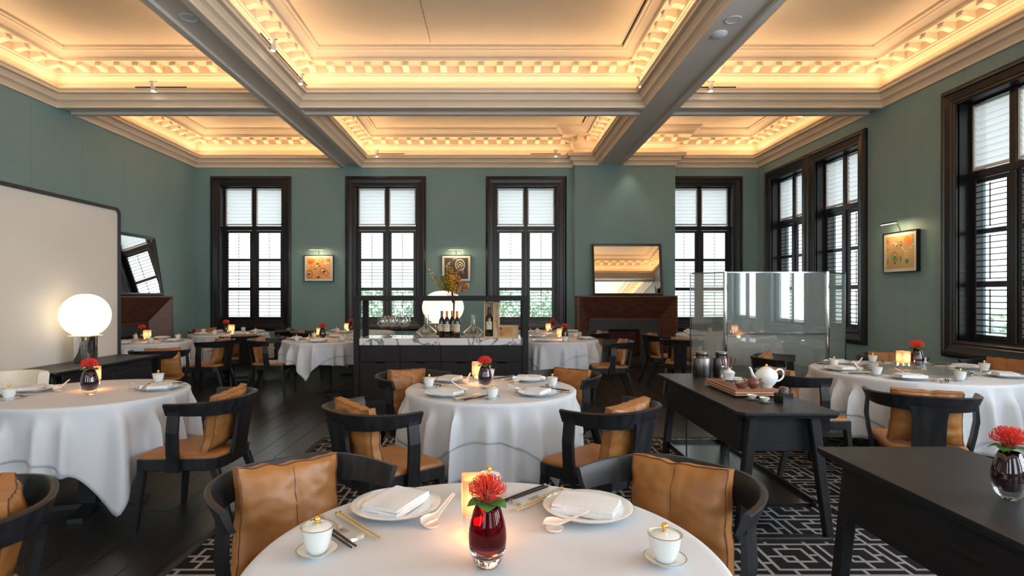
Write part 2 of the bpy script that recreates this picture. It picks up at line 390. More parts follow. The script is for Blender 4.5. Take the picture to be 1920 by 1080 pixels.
def coffer(idx, poly, blocks):
    """poly: inner boundary corner list (CCW seen from above) at cornice foot"""
    g = G(); n = len(poly)
    def off(d):
        out = []
        for i in range(n):
            p0, p1, p2 = Vector(poly[i-1]), Vector(poly[i]), Vector(poly[(i+1) % n])
            a = (p1-p0).normalized(); c = (p2-p1).normalized()
            na = Vector((-a.y, a.x)); nc = Vector((-c.y, c.x))
            k = (na+nc)/(1+na.dot(nc)); out.append(p1+k*d)
        return out
    rings = [[(p.x, p.y, z) for p in off(d)] for d, z in PROF]
    g.loft(rings, caps=False)
    t_ = obj('trim_%d' % idx, g, plaster, None); t_['kind'] = 'structure'
    row = G(); base = off(.085)
    for i in range(n):
        p, q = base[i], base[(i+1) % n]; d = (q-p); Ln = d.length; d.normalize()
        m = max(0, round((Ln-.30)/.262))
        for k in range(m+1):
            s_ = .15+(Ln-.30)*k/m if m else Ln/2
            c = p+d*s_; ang = math.atan2(d.y, d.x)
            if blocks:
                o = obj('modillion', mod_me, None, t_, loc=(c.x, c.y, 4.55), rz=ang)
            else:
                R = Matrix.Rotation(ang, 4, 'Z')
                vs = [R @ Vector(v)+Vector((c.x, c.y, 4.55)) for v in mod_g.v]; row.add(vs, mod_g.f)
    if not blocks: obj('modillion_row', row, plaster, t_, kind='stuff')
    # LED strip lying in the trough
    inn = off(.115)
    for i in range(n):
        p, q = inn[i], inn[(i+1) % n]; Ln = (q-p).length
        if Ln < .6: continue
        c = (p+q)/2; d = (q-p).normalized()
        l = bpy.data.lights.new('cove_strip', 'AREA'); l.shape = 'RECTANGLE'; l.size = Ln-.1; l.size_y = .05; l.energy = COVE_W*Ln; l.color = COVE_C
        o = bpy.data.objects.new('cove_strip', l); col.objects.link(o); o.location = (c.x, c.y, 4.214)
        inw = Vector((-d.y, d.x, 0)); nn_ = (Vector((0, 0, 1))*math.cos(TILT)+inw*math.sin(TILT)); X_ = Vector((d.x, d.y, 0)); Z_ = -nn_; Y_ = Z_.cross(X_)
        o.matrix_world = Matrix.Translation((c.x, c.y, 4.214)) @ Matrix((X_, Y_, Z_)).transposed().to_4x4()
    return t_
ys = [YF, BY[0][0], BY[0][1], BY[1][0], BY[1][1], YB]
BRX0, BRX1, BRY = 1.64, 3.65, 11.24
k = 0
for j in (4, 2, 0):
    for i in (0, 2, 4):
        k += 1
        x0, x1, y0, y1 = xs[i], xs[i+1], ys[j], ys[j+1]
        poly = [(x0, y0), (x1, y0), (x1, y1), (x0, y1)]
        if j == 4 and i == 2: poly = [(x0, y0), (x1, y0), (x1, BRY), (BRX0, BRY), (BRX0, y1), (x0, y1)]
        if j == 4 and i == 4: poly = [(x0, y0), (x1, y0), (x1, y1), (BRX1, y1), (BRX1, BRY), (x0, BRY)]
        coffer(k, poly, j != 0)

def wall_y(name, y0, y1, x0, x1, openings, m):
    g = G(); cuts = sorted(openings); cur = x0
    for a, b_, z0, z1 in cuts:
        g.box(cur, y0, -.1, a, y1, ZC); g.box(a, y0, -.1, b_, y1, z0); g.box(a, y0, z1, b_, y1, ZC); cur = b_
    g.box(cur, y0, -.1, x1, y1, ZC)
    o = obj(name, g, m); o['kind'] = 'structure'; return o
OZ0, OZ1, OH = .85, 3.64, .64
ops = [(x-OH, x+OH, OZ0, OZ1) for x in WIN_B]
wall_y('wall_back', YB, YB+.35, XL-.3, XR+.35, ops, wall_m)
fops = [(x-.65, x+.65, .95, 3.65) for x in (-4.4, -1.4, 1.5, 4.3)]
wall_y('wall_front', YF-.3, YF, XL-.3, XR+.35, fops, wall_m)
def wall_x(name, x0, x1, y0, y1, openings, m):
    g = G(); cur = y0
    for a, b_, z0, z1 in sorted(openings):
        g.box(x0, cur, -.1, x1, a, ZC); g.box(x0, a, -.1, x1, b_, z0); g.box(x0, a, z1, x1, b_, ZC); cur = b_
    g.box(x0, cur, -.1, x1, y1, ZC)
    o = obj(name, g, m); o['kind'] = 'structure'; return o
RH = .575
wall_x('wall_right', XR, XR+.35, YF, YB, [(y-RH, y+RH, OZ0, OZ1) for y in WIN_R+WIN_R_ADDED], wall_m)
wall_x('wall_left', XL-.3, XL, YF, YB, [], wall_m)
o = obj('wall_chimney', G().box(BRX0, BRY, 0, BRX1, YB-.001, ZC-.3), wall_m); o['kind'] = 'structure'
for x in (-4.4, -1.4, 1.5, 4.3):
    w_ = struct('window_%d' % (int(x*10) % 90+20), (x, YF-.2, 0))
    obj('window_frame', G().box(-.65, -.03, .95, -.58, .03, 3.65).box(.58, -.03, .95, .65, .03, 3.65).box(-.65, -.03, 3.58, .65, .03, 3.65).box(-.65, -.03, .95, .65, .03, 1.02).box(-.03, -.03, .95, .03, .03, 3.65), wood_win, w_)
for i, y in enumerate(WIN_R_ADDED):  # frames for the added, unseen side openings
    w_ = struct('window_%d' % (i+40), (XR+.1, y, 0))
    obj('window_frame', G().box(-.03, -.575, .85, .03, -.52, 3.64).box(-.03, .52, .85, .03, .575, 3.64).box(-.03, -.52, 3.58, .03, .52, 3.64).box(-.03, -.52, .85, .03, .52, .91).box(-.03, -.03, .91, .03, .03, 3.58), wood_win, w_)
# skirting
for nm, bxs in (('baseboard_left', (XL, YF, XL+.02, YB)), ('baseboard_right', (XR-.02, YF, XR, YB)), ('baseboard_back', (XL, YB-.02, XR, YB))):
    o = obj(nm, G().box(bxs[0], bxs[1], 0, bxs[2], bxs[3], .16, .006), wood_win); o['kind'] = 'structure'

# ------------------------------------------------------------------ windows with louvred shutters
blind_m = bpy.data.materials.new('white_blind'); blind_m.use_nodes = True
N = blind_m.node_tree.nodes; L = blind_m.node_tree.links; N.clear()
out = N.new('ShaderNodeOutputMaterial'); df = N.new('ShaderNodeBsdfDiffuse'); df.inputs[0].default_value = (.85, .86, .87, 1)
tl = N.new('ShaderNodeBsdfTranslucent'); tl.inputs[0].default_value = (.9, .92, .93, 1); mx = N.new('ShaderNodeMixShader'); mx.inputs[0].default_value = .6
tp = N.new('ShaderNodeBsdfTransparent'); m3 = N.new('ShaderNodeMixShader'); m3.inputs[0].default_value = .27
L.new(df.outputs[0], mx.inputs[1]); L.new(tl.outputs[0], mx.inputs[2]); L.new(mx.outputs[0], m3.inputs[1]); L.new(tp.outputs[0], m3.inputs[2]); L.new(m3.outputs[0], out.inputs[0])
def window(idx, loc, rz, hw_, hide_left=False):
    """local: x along wall, +y outward through the wall, z up; hw_ = half width of opening"""
    W = struct('window_%d' % idx, loc, rz)
    ow = hw_+.2; z0, z1 = .67, 3.82
    # picture-frame casing, mitred moulding
    prof = [(0, 0), (0, -.035), (.02, -.05), (.035, -.065), (.06, -.065), (.07, -.05), (.10, -.045), (.14, -.04), (.15, -.03), (.175, -.03), (.185, -.02), (.2, -.018), (.2, .02)]
    g = G(); rings = []
    for d, y in prof: rings.append([(-ow+d, y, z0+d), (ow-d, y, z0+d), (ow-d, y, z1-d), (-ow+d, y, z1-d)])
    g.loft(rings, caps=False); obj('casing', g, wood_win, W)
    # reveal lining
    g = G(); a = hw_; t0 = .87; t1 = 3.62
    g.box(-a-.02, 0, t0-.02, -a, .30, t1+.02).box(a, 0, t0-.02, a+.02, .30, t1+.02).box(-a, 0, t1, a, .30, t1+.02).box(-a, 0, t0-.02, a, .30, t0)
    obj('reveal', g, wood_win, W)
    # fixed frame: stiles, mullion, transom
    g = G(); Y0, Y1 = .14, .20
    g.box(-a, Y0, t0, -a+.03, Y1, t1).box(a-.03, Y0, t0, a, Y1, t1).box(-.04, Y0-.01, t0, .04, Y1, t1, .006)
    g.box(-a+.03, Y0-.012, 2.735, a-.03, Y1, 2.825, .006).box(-a+.03, Y0, 3.60, a-.03, Y1, t1).box(-a+.03, Y0, t0, a-.03, Y1, .90)
    obj('sash_frame', g, wood_win, W)
    for s in (-1, 1):
        xi, xo = .04, a-.03
        def bx(g, x0, y0, z0_, x1, y1, z1_, c=0): return g.box(s*x0, y0, z0_, s*x1, y1, z1_, c)
        # upper light: white frame with slatted blind
        g = G(); bz0, bz1 = 2.84, 3.59; fw = .022
        bx(g, xi, .15, bz0, xi+fw, .18, bz1); bx(g, xo-fw, .15, bz0, xo, .18, bz1); bx(g, xi+fw, .15, bz1-fw, xo-fw, .18, bz1); bx(g, xi+fw, .15, bz0, xo-fw, .18, bz0+fw+.012)
        bf = obj('blind_frame', g, steel_white, W)
        cx = s*(xi+xo)/2; wv = xo-xi-2*fw
        key = 'slat%.3f' % wv
        if key not in PROTO:
            PROTO[key] = G().box(-wv/2, -.003, -.036, wv/2, .003, .036).mesh('blind_slat', blind_m)
        nn = 10
        for k_ in range(nn):
            o = obj('blind_slat', PROTO[key], None, bf, loc=(cx, .17, bz0+.036+.035+(bz1-bz0-.095)*k_/(nn-1)*.985)); o.rotation_euler = (math.radians(24), 0, 0)
        # shutter leaf
        g = G(); st = .05
        bx(g, xi, .145, .90, xi+st, .185, 2.73, .004); bx(g, xo-st, .145, .90, xo, .185, 2.73, .004)
        for r0, r1 in ((.90, .946), (1.488, 1.555), (2.097, 2.152), (2.683, 2.73)): bx(g, xi+st, .145, r0, xo-st, .185, r1, .004)
        lf = obj('shutter', g, wood_win, W)
        lw = xo-xi-2*st-.006; key = 'louvre%.3f' % lw
        if key not in PROTO:
            PROTO[key] = G().prism([(-.0045, -.026), (.0045, -.026), (.006, 0), (.0045, .026), (-.0045, .026), (-.006, 0)], -lw/2, lw/2).mesh('louvre', wood_win)
        for r0, r1 in ((.946, 1.488), (1.555, 2.097), (2.152, 2.683)):
            n_ = 8
            for k_ in range(n_):
                o = obj('louvre', PROTO[key], None, lf, loc=(s*(xi+xo)/2, .166, r0+(r1-r0)*(k_+.5)/n_)); o.rotation_euler = (math.radians(80), 0, PI/2)
                o.rotation_mode = 'XYZ'; o.matrix_local = Matrix.Translation(o.location) @ Matrix.Rotation(math.radians(8), 4, 'X') @ Matrix(((0, 0, 1, 0), (0, 1, 0, 0), (-1, 0, 0, 0), (0, 0, 0, 1)))
            obj('tilt_rod', G().box(s*(xi+xo)/2-.005, .134, r0+.02, s*(xi+xo)/2+.005, .142, r1-.02), wood_win, lf)
    g = G().box(-a, .245, t0, a, .251, t1); obj('window_glass', g, pane_glass, W)
    return W
for i, x in enumerate(WIN_B): window(i+1, (x, YB, 0), 0, .62)
for i, y in enumerate(WIN_R): window(i+5, (XR, y, 0), -PI/2, .552)
o = obj('ground', G().box(-30, -20, -.42, 30, 40, -.40), mat('pale_paving', (.45, .45, .43), .9)); o['kind'] = 'structure'
leaf_out = mat('garden_leaf', (.50, .68, .44), .6)
def hedge(x0, x1, y0, y1, h, n_, label):
    g = G(); q = random.Random(9)
    for _ in range(n_):
        p = Vector((q.uniform(x0, x1), q.uniform(y0, y1), -.4+(h+.4)*q.random()**.7)); s_ = q.uniform(.04, .08)
        a = Vector((q.gauss(0, 1), q.gauss(0, 1), q.gauss(0, 1))).normalized(); b_ = a.orthogonal().normalized()
        g.add([p-a*s_, p+b_*s_*.6, p+a*s_, p-b_*s_*.6], [(0, 1, 2, 3)])
    o = obj('hedge', g, leaf_out); o['kind'] = 'stuff'; tag(o, label, 'hedge')
hedge(-3.6, 1.6, 13.6, 14.8, 1.50, 4200, 'bright green garden hedge seen through the middle back windows')
hedge(8.2, 9.2, 4.6, 9.5, 1.1, 3000, 'bright green garden hedge seen low through the right windows')

# ------------------------------------------------------------------ ceiling fittings
def ring_fit(name, label, cat, x, y, prof, m, z=ZT+.04):
    o = obj(name, G().lathe(prof, 28), m, smooth=40); o.location = (x, y, z); tag(o, label, cat); return o
ring_fit('ceiling_speaker', 'round flush grille in the left ceiling beam soffit', 'ceiling speaker', -2.9, 5.33, [(.085, 0), (.085, -.006), (.07, -.008), (.066, -.003), (.001, -.002)], steel_white)
ring_fit('ceiling_speaker', 'round white flush grille in the right ceiling beam, farther of its pair', 'ceiling speaker', 2.30, 5.37, [(.078, 0), (.078, -.006), (.065, -.008), (.060, -.003), (.001, -.002)], steel_white)
ring_fit('smoke_detector', 'white domed detector in the right ceiling beam beside the round grille', 'smoke detector', 2.28, 5.66, [(.082, 0), (.082, -.012), (.06, -.03), (.03, -.036), (.001, -.037)], steel_white)
def slot(name, label, x0, y0, x1, y1):
    t_ = thing(name, label, 'air vent', ((x0+x1)/2, (y0+y1)/2, ZC)); Ln = y1-y0
    obj('vent_frame', G().box(-.045, -Ln/2, -.006, -.032, Ln/2, 0).box(-.006, -Ln/2, -.006, .006, Ln/2, 0).box(.032, -Ln/2, -.006, .045, Ln/2, 0), plaster, t_)
    for s in (-1, 1): obj('vent_slot', G().box(s*.019-.013, -Ln/2, -.003, s*.019+.013, Ln/2, .0), void_m, t_)
slot('slot_diffuser', 'long black twin-slot air diffuser in the middle front ceiling coffer', 1.72, 4.6, 1.72, 7.38)
slot('slot_diffuser', 'short stretch of twin-slot air diffuser in the middle rear ceiling coffer', 1.72, 8.7, 1.72, 10.7)
g = G()
for k_ in range(34): g.box(-.004, 5.35+k_*.058, -.004, .004, 5.35+k_*.058+.026, 0)
o = obj('perforated_vent_line', g, void_m); o.location = (-.82, 0, ZC-.0); tag(o, 'thin dotted line of perforations in the middle front ceiling coffer', 'air vent')

def spot(x, y, label, track=None, aim=(0, 0)):
    t_ = thing('spotlight', label, 'spotlight', (x, y, 4.20), 0, 'small cylinder spotlights along the coffer ledges')
    obj('lamp_body', G().lathe([(.001, .07), (.027, .07), (.03, .065), (.03, -.055), (.026, -.06), (.001, -.06)], 16), beam_m, t_, 40, loc=(0, 0, .03))
    obj('lens', G().lathe([(.022, -.062), (.022, -.064), (.001, -.065)], 16, cz=.03), spot_lens, t_)
    obj('bracket', G().box(-.006, -.006, .06, .006, .006, .10).box(-.05, -.004, .09, .05, .004, .10), blkmat, t_)
    if track: obj('track', G().box(track[0], track[1], .018, track[2], track[3], .032), blkmat, t_)
    l = bpy.data.lights.new('spot_beam', 'SPOT'); l.energy = 18; l.spot_size = math.radians(75); l.spot_blend = .8; l.color = (1, .85, .65); l.shadow_soft_size = .02
    o = bpy.data.objects.new('spot_beam', l); col.objects.link(o); o.parent = t_; o.location = (0, 0, -.05)
spot(-4.62, 7.60, 'small spotlight on the left front coffer ledge above the left wall', (-.25, .01, .45, .02))
spot(-2.50, 6.35, 'small spotlight on the left beam, nearest to the camera', (-.02, -.3, -.01, 1.2))
spot(-2.53, 7.35, 'small spotlight on the left beam at the crossing beam corner')
spot(1.96, 7.45, 'small spotlight at the right end of the middle coffer ledge')
spot(2.95, 7.60, 'small spotlight on the right front coffer ledge near the right beam', (-.2, .01, .35, .02))
spot(-2.33, 11.2, 'small spotlight at the left of the middle rear coffer ledge', (0, .01, .55, .02))
spot(1.25, 11.2, 'small spotlight at the right of the middle rear coffer ledge', (-.5, .01, .1, .02))
spot(2.72, 11.0, 'small spotlight above the chimney breast beside the right beam')

# ------------------------------------------------------------------ fireplaces and mirrors
def fireplace(loc, rz, label):
    """local: x across, -y into room, back at y=0"""
    t_ = thing('fireplace', label, 'fireplace', loc, rz)
    Wd, H, D = .97, 1.385, .40
    ix, iz = .70, .935          # inner edge of splay at depth
    g = G()
    # shelf and outer box edges
    g.box(-Wd, -D, H-.03, Wd, 0, H, .004); g.box(-Wd, -D, 0, -Wd+.03, 0, H-.03); g.box(Wd-.03, -D, 0, Wd, 0, H-.03)
    obj('mantel_frame', g, walnut, t_)
    e = .03
    A = [(-Wd+e, -D+.005, 0), (-Wd+e, -D+.005, H-e), (Wd-e, -D+.005, H-e), (Wd-e, -D+.005, 0)]
    B = [(-ix, -.12, 0), (-ix, -.12, iz), (ix, -.12, iz), (ix, -.12, 0)]
    obj('splayed_panel', G().add([A[0], A[1], B[1], B[0]], [(0, 1, 2, 3)]), walnut, t_)
    obj('splayed_panel', G().add([A[1], A[2], B[2], B[1]], [(0, 1, 2, 3)]), walnut, t_)
    obj('splayed_panel', G().add([A[2], A[3], B[3], B[2]], [(0, 1, 2, 3)]), walnut, t_)
    obj('inner_trim', G().box(-ix, -.135, 0, -ix+.02, -.10, iz).box(ix-.02, -.135, 0, ix, -.10, iz).box(-ix, -.135, iz-.02, ix, -.10, iz), walnut, t_)
    fx, f0, f1 = .31, .18, .72
    obj('slate_surround', G().box(-ix+.02, -.11, 0, -fx, -.03, iz-.02).box(fx, -.11, 0, ix-.02, -.03, iz-.02).box(-fx, -.11, f1, fx, -.03, iz-.02).box(-fx, -.11, 0, fx, -.03, f0), stone_m, t_)
    obj('firebox', G().add([(-fx, -.10, f0), (fx, -.10, f0), (fx, -.10, f1), (-fx, -.10, f1), (-fx*.85, -.012, f0), (fx*.85, -.012, f0), (fx*.85, -.012, f1-.05), (-fx*.85, -.012, f1-.05)],
        [(4, 5, 6, 7), (0, 4, 7, 3), (1, 2, 6, 5), (0, 1, 5, 4), (3, 7, 6, 2)]), ember_brick, t_)
    obj('hearth', G().box(-.75, -.32, 0, .75, -.11, .045, .004), stone_m, t_)
    return t_
fireplace((2.60, BRY-.002, 0), 0, 'walnut fireplace with splayed mantel on the chimney breast between the back windows')
fireplace((XL+.002, 8.97, 0), PI/2, 'walnut fireplace with splayed mantel on the left wall behind the cream partition')
def mirror(loc, rz, tilt, label, w_=1.375, h=1.03, roll=0):
    t_ = thing('mirror', label, 'mirror', loc, rz)
    t_.rotation_euler = (tilt, roll, rz); t_.rotation_mode = 'XYZ'
    fw, d = .045, .05
    g = G(); ring = []
    for dd, y in ((0, 0), (0, -d), (.012, -d-.004), (fw-.008, -d), (fw, -.02), (fw, 0)):
        ring.append([(-w_/2+dd, y, dd), (w_/2-dd, y, dd), (w_/2-dd, y, h-dd), (-w_/2+dd, y, h-dd)])
    g.loft(ring, caps=False); obj('mirror_frame', g, blk, t_)
    obj('mirror_glass', G().box(-w_/2+fw-.005, -.026, fw-.005, w_/2-fw+.005, -.006, h-fw+.005), mirror_m, t_)
    return t_
mirror((2.645, 11.03, 1.388), 0, -.14, 'black framed mirror leaning on the right fireplace mantel, reflecting the coffered ceiling')
mirror((-5.86, 9.2, 1.388), PI/2, -.16, 'black framed mirror leaning on the left fireplace mantel, reflecting shuttered windows')

# ------------------------------------------------------------------ pictures with picture lights
def art_material(name, base, spots):
    m = mat(name, base, .6); N, L, b = NT(m)
    t_ = N.new('ShaderNodeTexCoord'); nz_ = N.new('ShaderNodeTexNoise'); nz_.inputs['Scale'].default_value = 4
    L.new(t_.outputs['Object'], nz_.inputs['Vector'])
    r_ = N.new('ShaderNodeValToRGB'); r_.color_ramp.elements[0].position = .3; r_.color_ramp.elements[1].position = .7
    r_.color_ramp.elements[0].color = (*[c*.75 for c in base], 1); r_.color_ramp.elements[1].color = (*[min(1, c*1.15) for c in base], 1)
    L.new(nz_.outputs[0], r_.inputs[0]); L.new(r_.outputs[0], b.inputs['Base Color']); return m
def picture(loc, rz, w_, h, art, shapes, label, llabel):
    t_ = thing('framed_picture', label, 'picture', loc, rz)
    fw, d = .012, .05
    obj('picture_frame', G().box(-w_/2, -d, 0, -w_/2+fw, 0, h).box(w_/2-fw, -d, 0, w_/2, 0, h).box(-w_/2+fw, -d, 0, w_/2-fw, 0, fw).box(-w_/2+fw, -d, h-fw, w_/2-fw, 0, h), blk, t_)
    obj('mount', G().box(-w_/2+fw, -d+.01, fw, w_/2-fw, -.01, h-fw), mat('mount_board', (.72, .68, .60), .8), t_)
    ax, az0, az1 = w_/2-.06, .055, h-.055
    obj('print', G().box(-ax, -d+.008, az0, ax, -d+.0098, az1), art, t_)
    bym = {}
    for kind_, x, z, r, m in shapes:
        g = bym.setdefault(m, G()); y = -d+.0065
        cx, cz = x*ax*2-ax, az0+z*(az1-az0)
        n = 18
        if kind_ == 'dot': g.loft([[(cx+r*math.cos(2*PI*i/n), yy, cz+r*math.sin(2*PI*i/n)) for i in range(n)] for yy in (y, y+.0012)])
        elif kind_ == 'ring':
            g.loft([[(cx+q*math.cos(2*PI*i/n), y, cz+q*1.2*math.sin(2*PI*i/n)) for i in range(n)] for q in (r, r*.86)], caps=False)
        elif kind_ == 'bar': g.box(cx-r*.35, y, cz-r*1.3, cx+r*.35, y+.001, cz+r*1.3)
        elif kind_ == 'leaf': g.add([(cx-r, y, cz), (cx, y, cz-r*.4), (cx+r, y, cz+r*.3), (cx, y, cz+r*.6)], [(0, 1, 2, 3)])
    for m, g in bym.items(): obj('print_motif', g, m, t_)
    pl = thing('picture_light', llabel, 'picture light', (0, 0, 0), rz)
    M = Matrix.Rotation(rz, 4, 'Z'); pl.location = Vector(loc)+M @ Vector((0, 0, h))
    obj('light_bar', G().box(-.15, -.20, .10, .15, -.175, .116, .003), mat('bronze', (.08, .05, .02), .35, .8), pl)
    obj('led_strip', G().box(-.14, -.197, .094, .14, -.179, .0995), led_m, pl)
    obj('arm', G().tube([(0, -.185, .112), (0, -.14, .125), (0, -.08, .11), (0, -.045, .05), (0, -.03, -.02)], .005, 8), mat('bronze', (0, 0, 0)), pl, 40)
    l = bpy.data.lights.new('picture_glow', 'AREA'); l.shape = 'RECTANGLE'; l.size = .28; l.size_y = .02; l.energy = 2.6; l.color = (1, .72, .38)
    o = bpy.data.objects.new('picture_glow', l); col.objects.link(o); o.parent = pl; o.location = (0, -.185, .092); o.rotation_euler = (math.radians(25), 0, 0)
mg = mat('motif_brown', (.22, .04, .02), .6); mw = mat('motif_cream', (.80, .66, .50), .6); mo = mat('motif_orange', (.75, .22, .04), .6)
mgr = mat('motif_green', (.03, .30, .10), .5); mwh = mat('motif_white', (.70, .68, .62), .5); mv = mat('motif_violet', (.16, .08, .14), .6)
picture((-3.555, YB-.002, 1.672), 0, .60, .54, art_material('art_orange', (.82, .42, .16), 0),
    [('dot', .12, .82, .045, mo), ('dot', .25, .85, .04, mo), ('leaf', .18, .72, .05, mo), ('ring', .60, .90, .04, mg), ('dot', .9, .88, .035, mo), ('leaf', .85, .72, .07, mw), ('dot', .84, .70, .012, mv), ('leaf', .45, .70, .04, mg), ('leaf', .52, .60, .03, mg), ('leaf', .42, .60, .05, mw),
     ('leaf', .35, .45, .03, mg), ('dot', .75, .48, .025, mo), ('ring', .66, .38, .055, mg), ('ring', .80, .27, .05, mg), ('dot', .70, .36, .03, mw), ('leaf', .72, .33, .04, mv), ('ring', .10, .22, .07, mg), ('leaf', .08, .20, .05, mv), ('leaf', .48, .06, .045, mg), ('dot', .5, .1, .015, mg)],
    'small orange print of brooches and flowers in a black frame, left of the second window', 'lit bronze picture light over the orange print')
picture((-.755, YB-.002, 1.672), 0, .60, .54, art_material('art_black', (.055, .042, .032), 0),
    [('ring', .66, .66, .10, mwh), ('ring', .66, .66, .05, mwh), ('dot', .66, .66, .018, mwh), ('ring', .45, .62, .13, mat('motif_dim', (.25, .22, .18), .6))]+[('dot', .05+.26*q, .62+.28*q, .009, mwh) for q in (0, .15, .3, .45, .6, .75, .9, 1)]+[('dot', .2, .58, .02, mwh)]+[('dot', .66+.13*math.cos(q), .66+.13*math.sin(q), .007, mwh) for q in range(12)]+[('dot', .75+.02*(q % 4), .5-.03*q, .006, mwh) for q in range(9)],
    'small black print with pale jewel drawings in a black frame behind the autumn branches', 'lit bronze picture light over the black print')
picture((XR-.002, 7.41, 1.70), -PI/2, .62, .54, art_material('art_gold', (.58, .40, .18), 0),
    [('dot', .78, .82, .06, mo), ('dot', .05, .85, .03, mo), ('dot', .06, .60, .02, mo), ('leaf', .3, .78, .05, mw), ('leaf', .36, .72, .045, mw), ('dot', .28, .74, .012, mg), ('dot', .38, .70, .012, mg), ('dot', .33, .82, .01, mg), ('dot', .55, .8, .01, mg), ('dot', .56, .7, .012, mg), ('dot', .6, .62, .012, mw), ('dot', .64, .56, .012, mw), ('dot', .7, .5, .012, mw), ('dot', .9, .6, .012, mw), ('dot', .97, .68, .012, mw),
     ('ring', .32, .34, .06, mg), ('dot', .32, .32, .035, mgr), ('bar', .06, .22, .025, mgr), ('bar', .54, .28, .03, mgr), ('dot', .76, .20, .03, mgr), ('ring', .76, .42, .035, mw), ('dot', .32, .16, .012, mg)],
    'small gold print of emerald jewels in a black frame on the right wall', 'lit bronze picture light over the jewel print on the right wall')

# ------------------------------------------------------------------ cream partition, consoles, lamps
def rrect(x0, z0, x1, z1, r, n=6):
    pts = []
    for cx, cz, a0 in ((x1-r, z0+r, -PI/2), (x1-r, z1-r, 0), (x0+r, z1-r, PI/2), (x0+r, z0+r, PI)):
        for i in range(n+1):
            a = a0+PI/2*i/n; pts.append((cx+r*math.cos(a), cz+r*math.sin(a)))
    return pts
pt = thing('partition_panel', 'large cream partition panel with a rounded charcoal frame behind the left console', 'partition', (-4.17, 0, 0))
o_, i_ = rrect(2.6, 0, 6.22, 2.36, .07), rrect(2.635, .035, 6.185, 2.325, .045)
g = G(); g.loft([[(-.02, y, z) for y, z in i_], [(-.02, y, z) for y, z in o_], [(.035, y, z) for y, z in o_], [(.035, y, z) for y, z in i_]], caps=False)
g.loft([[(.035, y, z) for y, z in i_], [(-.02, y, z) for y, z in i_]], caps=False)
obj('frame', g, ribbon_m, pt)
panel_m = noisy(mat('cream_lacquer', (.70, .66, .60), .5, coat=.25, crough=.28), (.66, .62, .56), (.72, .68, .62), nscale=1.2)
g = G().loft([[(x, y, z) for y, z in rrect(2.63, .03, 6.19, 2.33, .045)] for x in (-.005, .018)]); obj('panel', g, panel_m, pt)

def console(x0, x1, y0, y1, label, shelf=True, drawers=None, midrods=False):
    t_ = thing('console_table', label, 'console table', ((x0+x1)/2, (y0+y1)/2, 0)); W, Ln = (x1-x0)/2, (y1-y0)/2
    c = .035
    poly = [(-W+c, -Ln), (W-.012, -Ln), (W, -Ln+.012), (W, Ln-.012), (W-.012, Ln), (-W+.012, Ln), (-W, Ln-.012), (-W, -Ln+c)]
    g = G(); g.loft([[(x*.955, y*.985, .715) for x, y in poly], [(x, y, .735) for x, y in poly], [(x, y, .748) for x, y in poly], [(x*.997, y*.999, .75) for x, y in poly]])
    obj('tabletop', g, console_m, t_)
    bi = .04
    obj('drawer_box', G().box(-W+bi, -Ln+.13, .50, W-bi, Ln-.13, .716, .004), console_m, t_)
    for e in (-1, 1):
        ye = e*(Ln-.085)
        for s in (-1, 1):
            obj('leg', G().bar((s*(W-.02 if s > 0 else W-.03), ye, .03), (s*(W-.11), ye, .718), .045, .05, .06, .055), console_m, t_)
        obj('foot_rail', G().box(-W+.005, ye-.03, 0, W-.005, ye+.03, .035, .006), console_m, t_)
    if shelf:
        obj('lower_shelf', G().box(-W+.06, -Ln+.16, .175, W-.06, Ln-.03, .19).box(-W+.05, -Ln+.16, .17, -W+.065, Ln-.03, .215).box(W-.065, -Ln+.16, .17, W-.05, Ln-.03, .215).box(-W+.05, Ln-.045, .17, W-.05, Ln-.03, .215).box(-W+.05, -Ln+.15, .17, W-.05, -Ln+.165, .195), blk, t_)
    if midrods:
        for s in (-1, 1): obj('rod', G().tube([(s*(W-.12), Ln-.35, .19), (s*(W-.12), Ln-.35, .5)], .006, 8), blkmat, t_)
    if drawers:
        for k_ in range(drawers):
            y_0 = -Ln+.14+(2*Ln-.28)*k_/drawers; y_1 = -Ln+.14+(2*Ln-.28)*(k_+1)/drawers
            dr = obj('drawer', G().box(W-bi-.001, y_0+.004, .51, W-bi+.016, y_1-.004, .655, .003), console_m, t_)
            obj('finger_rail', G().box(W-bi-.001, y_0+.05, .662, W-bi+.012, y_1-.06, .690, .002), console_m, dr)
    return t_
console(1.36, 1.92, 3.09, 4.64, 'black oak console table carrying the tea tray, beside the rug', midrods=True)
console(1.38, 1.985, .80, 2.40, 'black oak console table at the bottom right with a flower vase', shelf=False)
console(-4.12, -3.645, 4.66, 6.15, 'black oak console with drawers holding the globe lamp by the cream partition', shelf=False, drawers=2)

def globe_lamp(loc, label, s=1.0, rx=.258, br=1.0, pw=.85):
    t_ = thing('table_lamp', label, 'table lamp', loc); t_.scale = (s, s, s)
    obj('chrome_base', G().lathe([(.001, 0), (.115*br, 0), (.118*br, .004), (.118*br, .26), (.112*br, .264), (.001, .264)], 40), chrome, t_, 40)
    R = []
    for i in range(25):
        a = -PI*.40+(PI*.90)*i/24
        R.append((rx*math.cos(a)**pw if math.cos(a) > 0 else .001, .455+.205*math.sin(a)))
    R = [(.17*rx/.258, .262)]+R+[(.001, .66)]
    obj('opal_shade', G().lathe(R, 48, caps=False), lamp_glow, t_, 60)
    obj('shade_ring', G().lathe([(q*rx/.258, z) for q, z in ((.150, .256), (.158, .256), (.158, .264), (.150, .264))], 40, caps=False), gold, t_, 40)
    obj('cord', G().tube([(-.10, .05, .005), (-.16, .10, .03), (-.20, .16, .004), (-.22, .19, .004)], .004, 6), blk, t_, 40)
    return t_
globe_lamp((-3.91, 5.37, .75), 'glowing opal globe lamp on a chrome drum base on the left console', 1.0, .208, .82, .92)

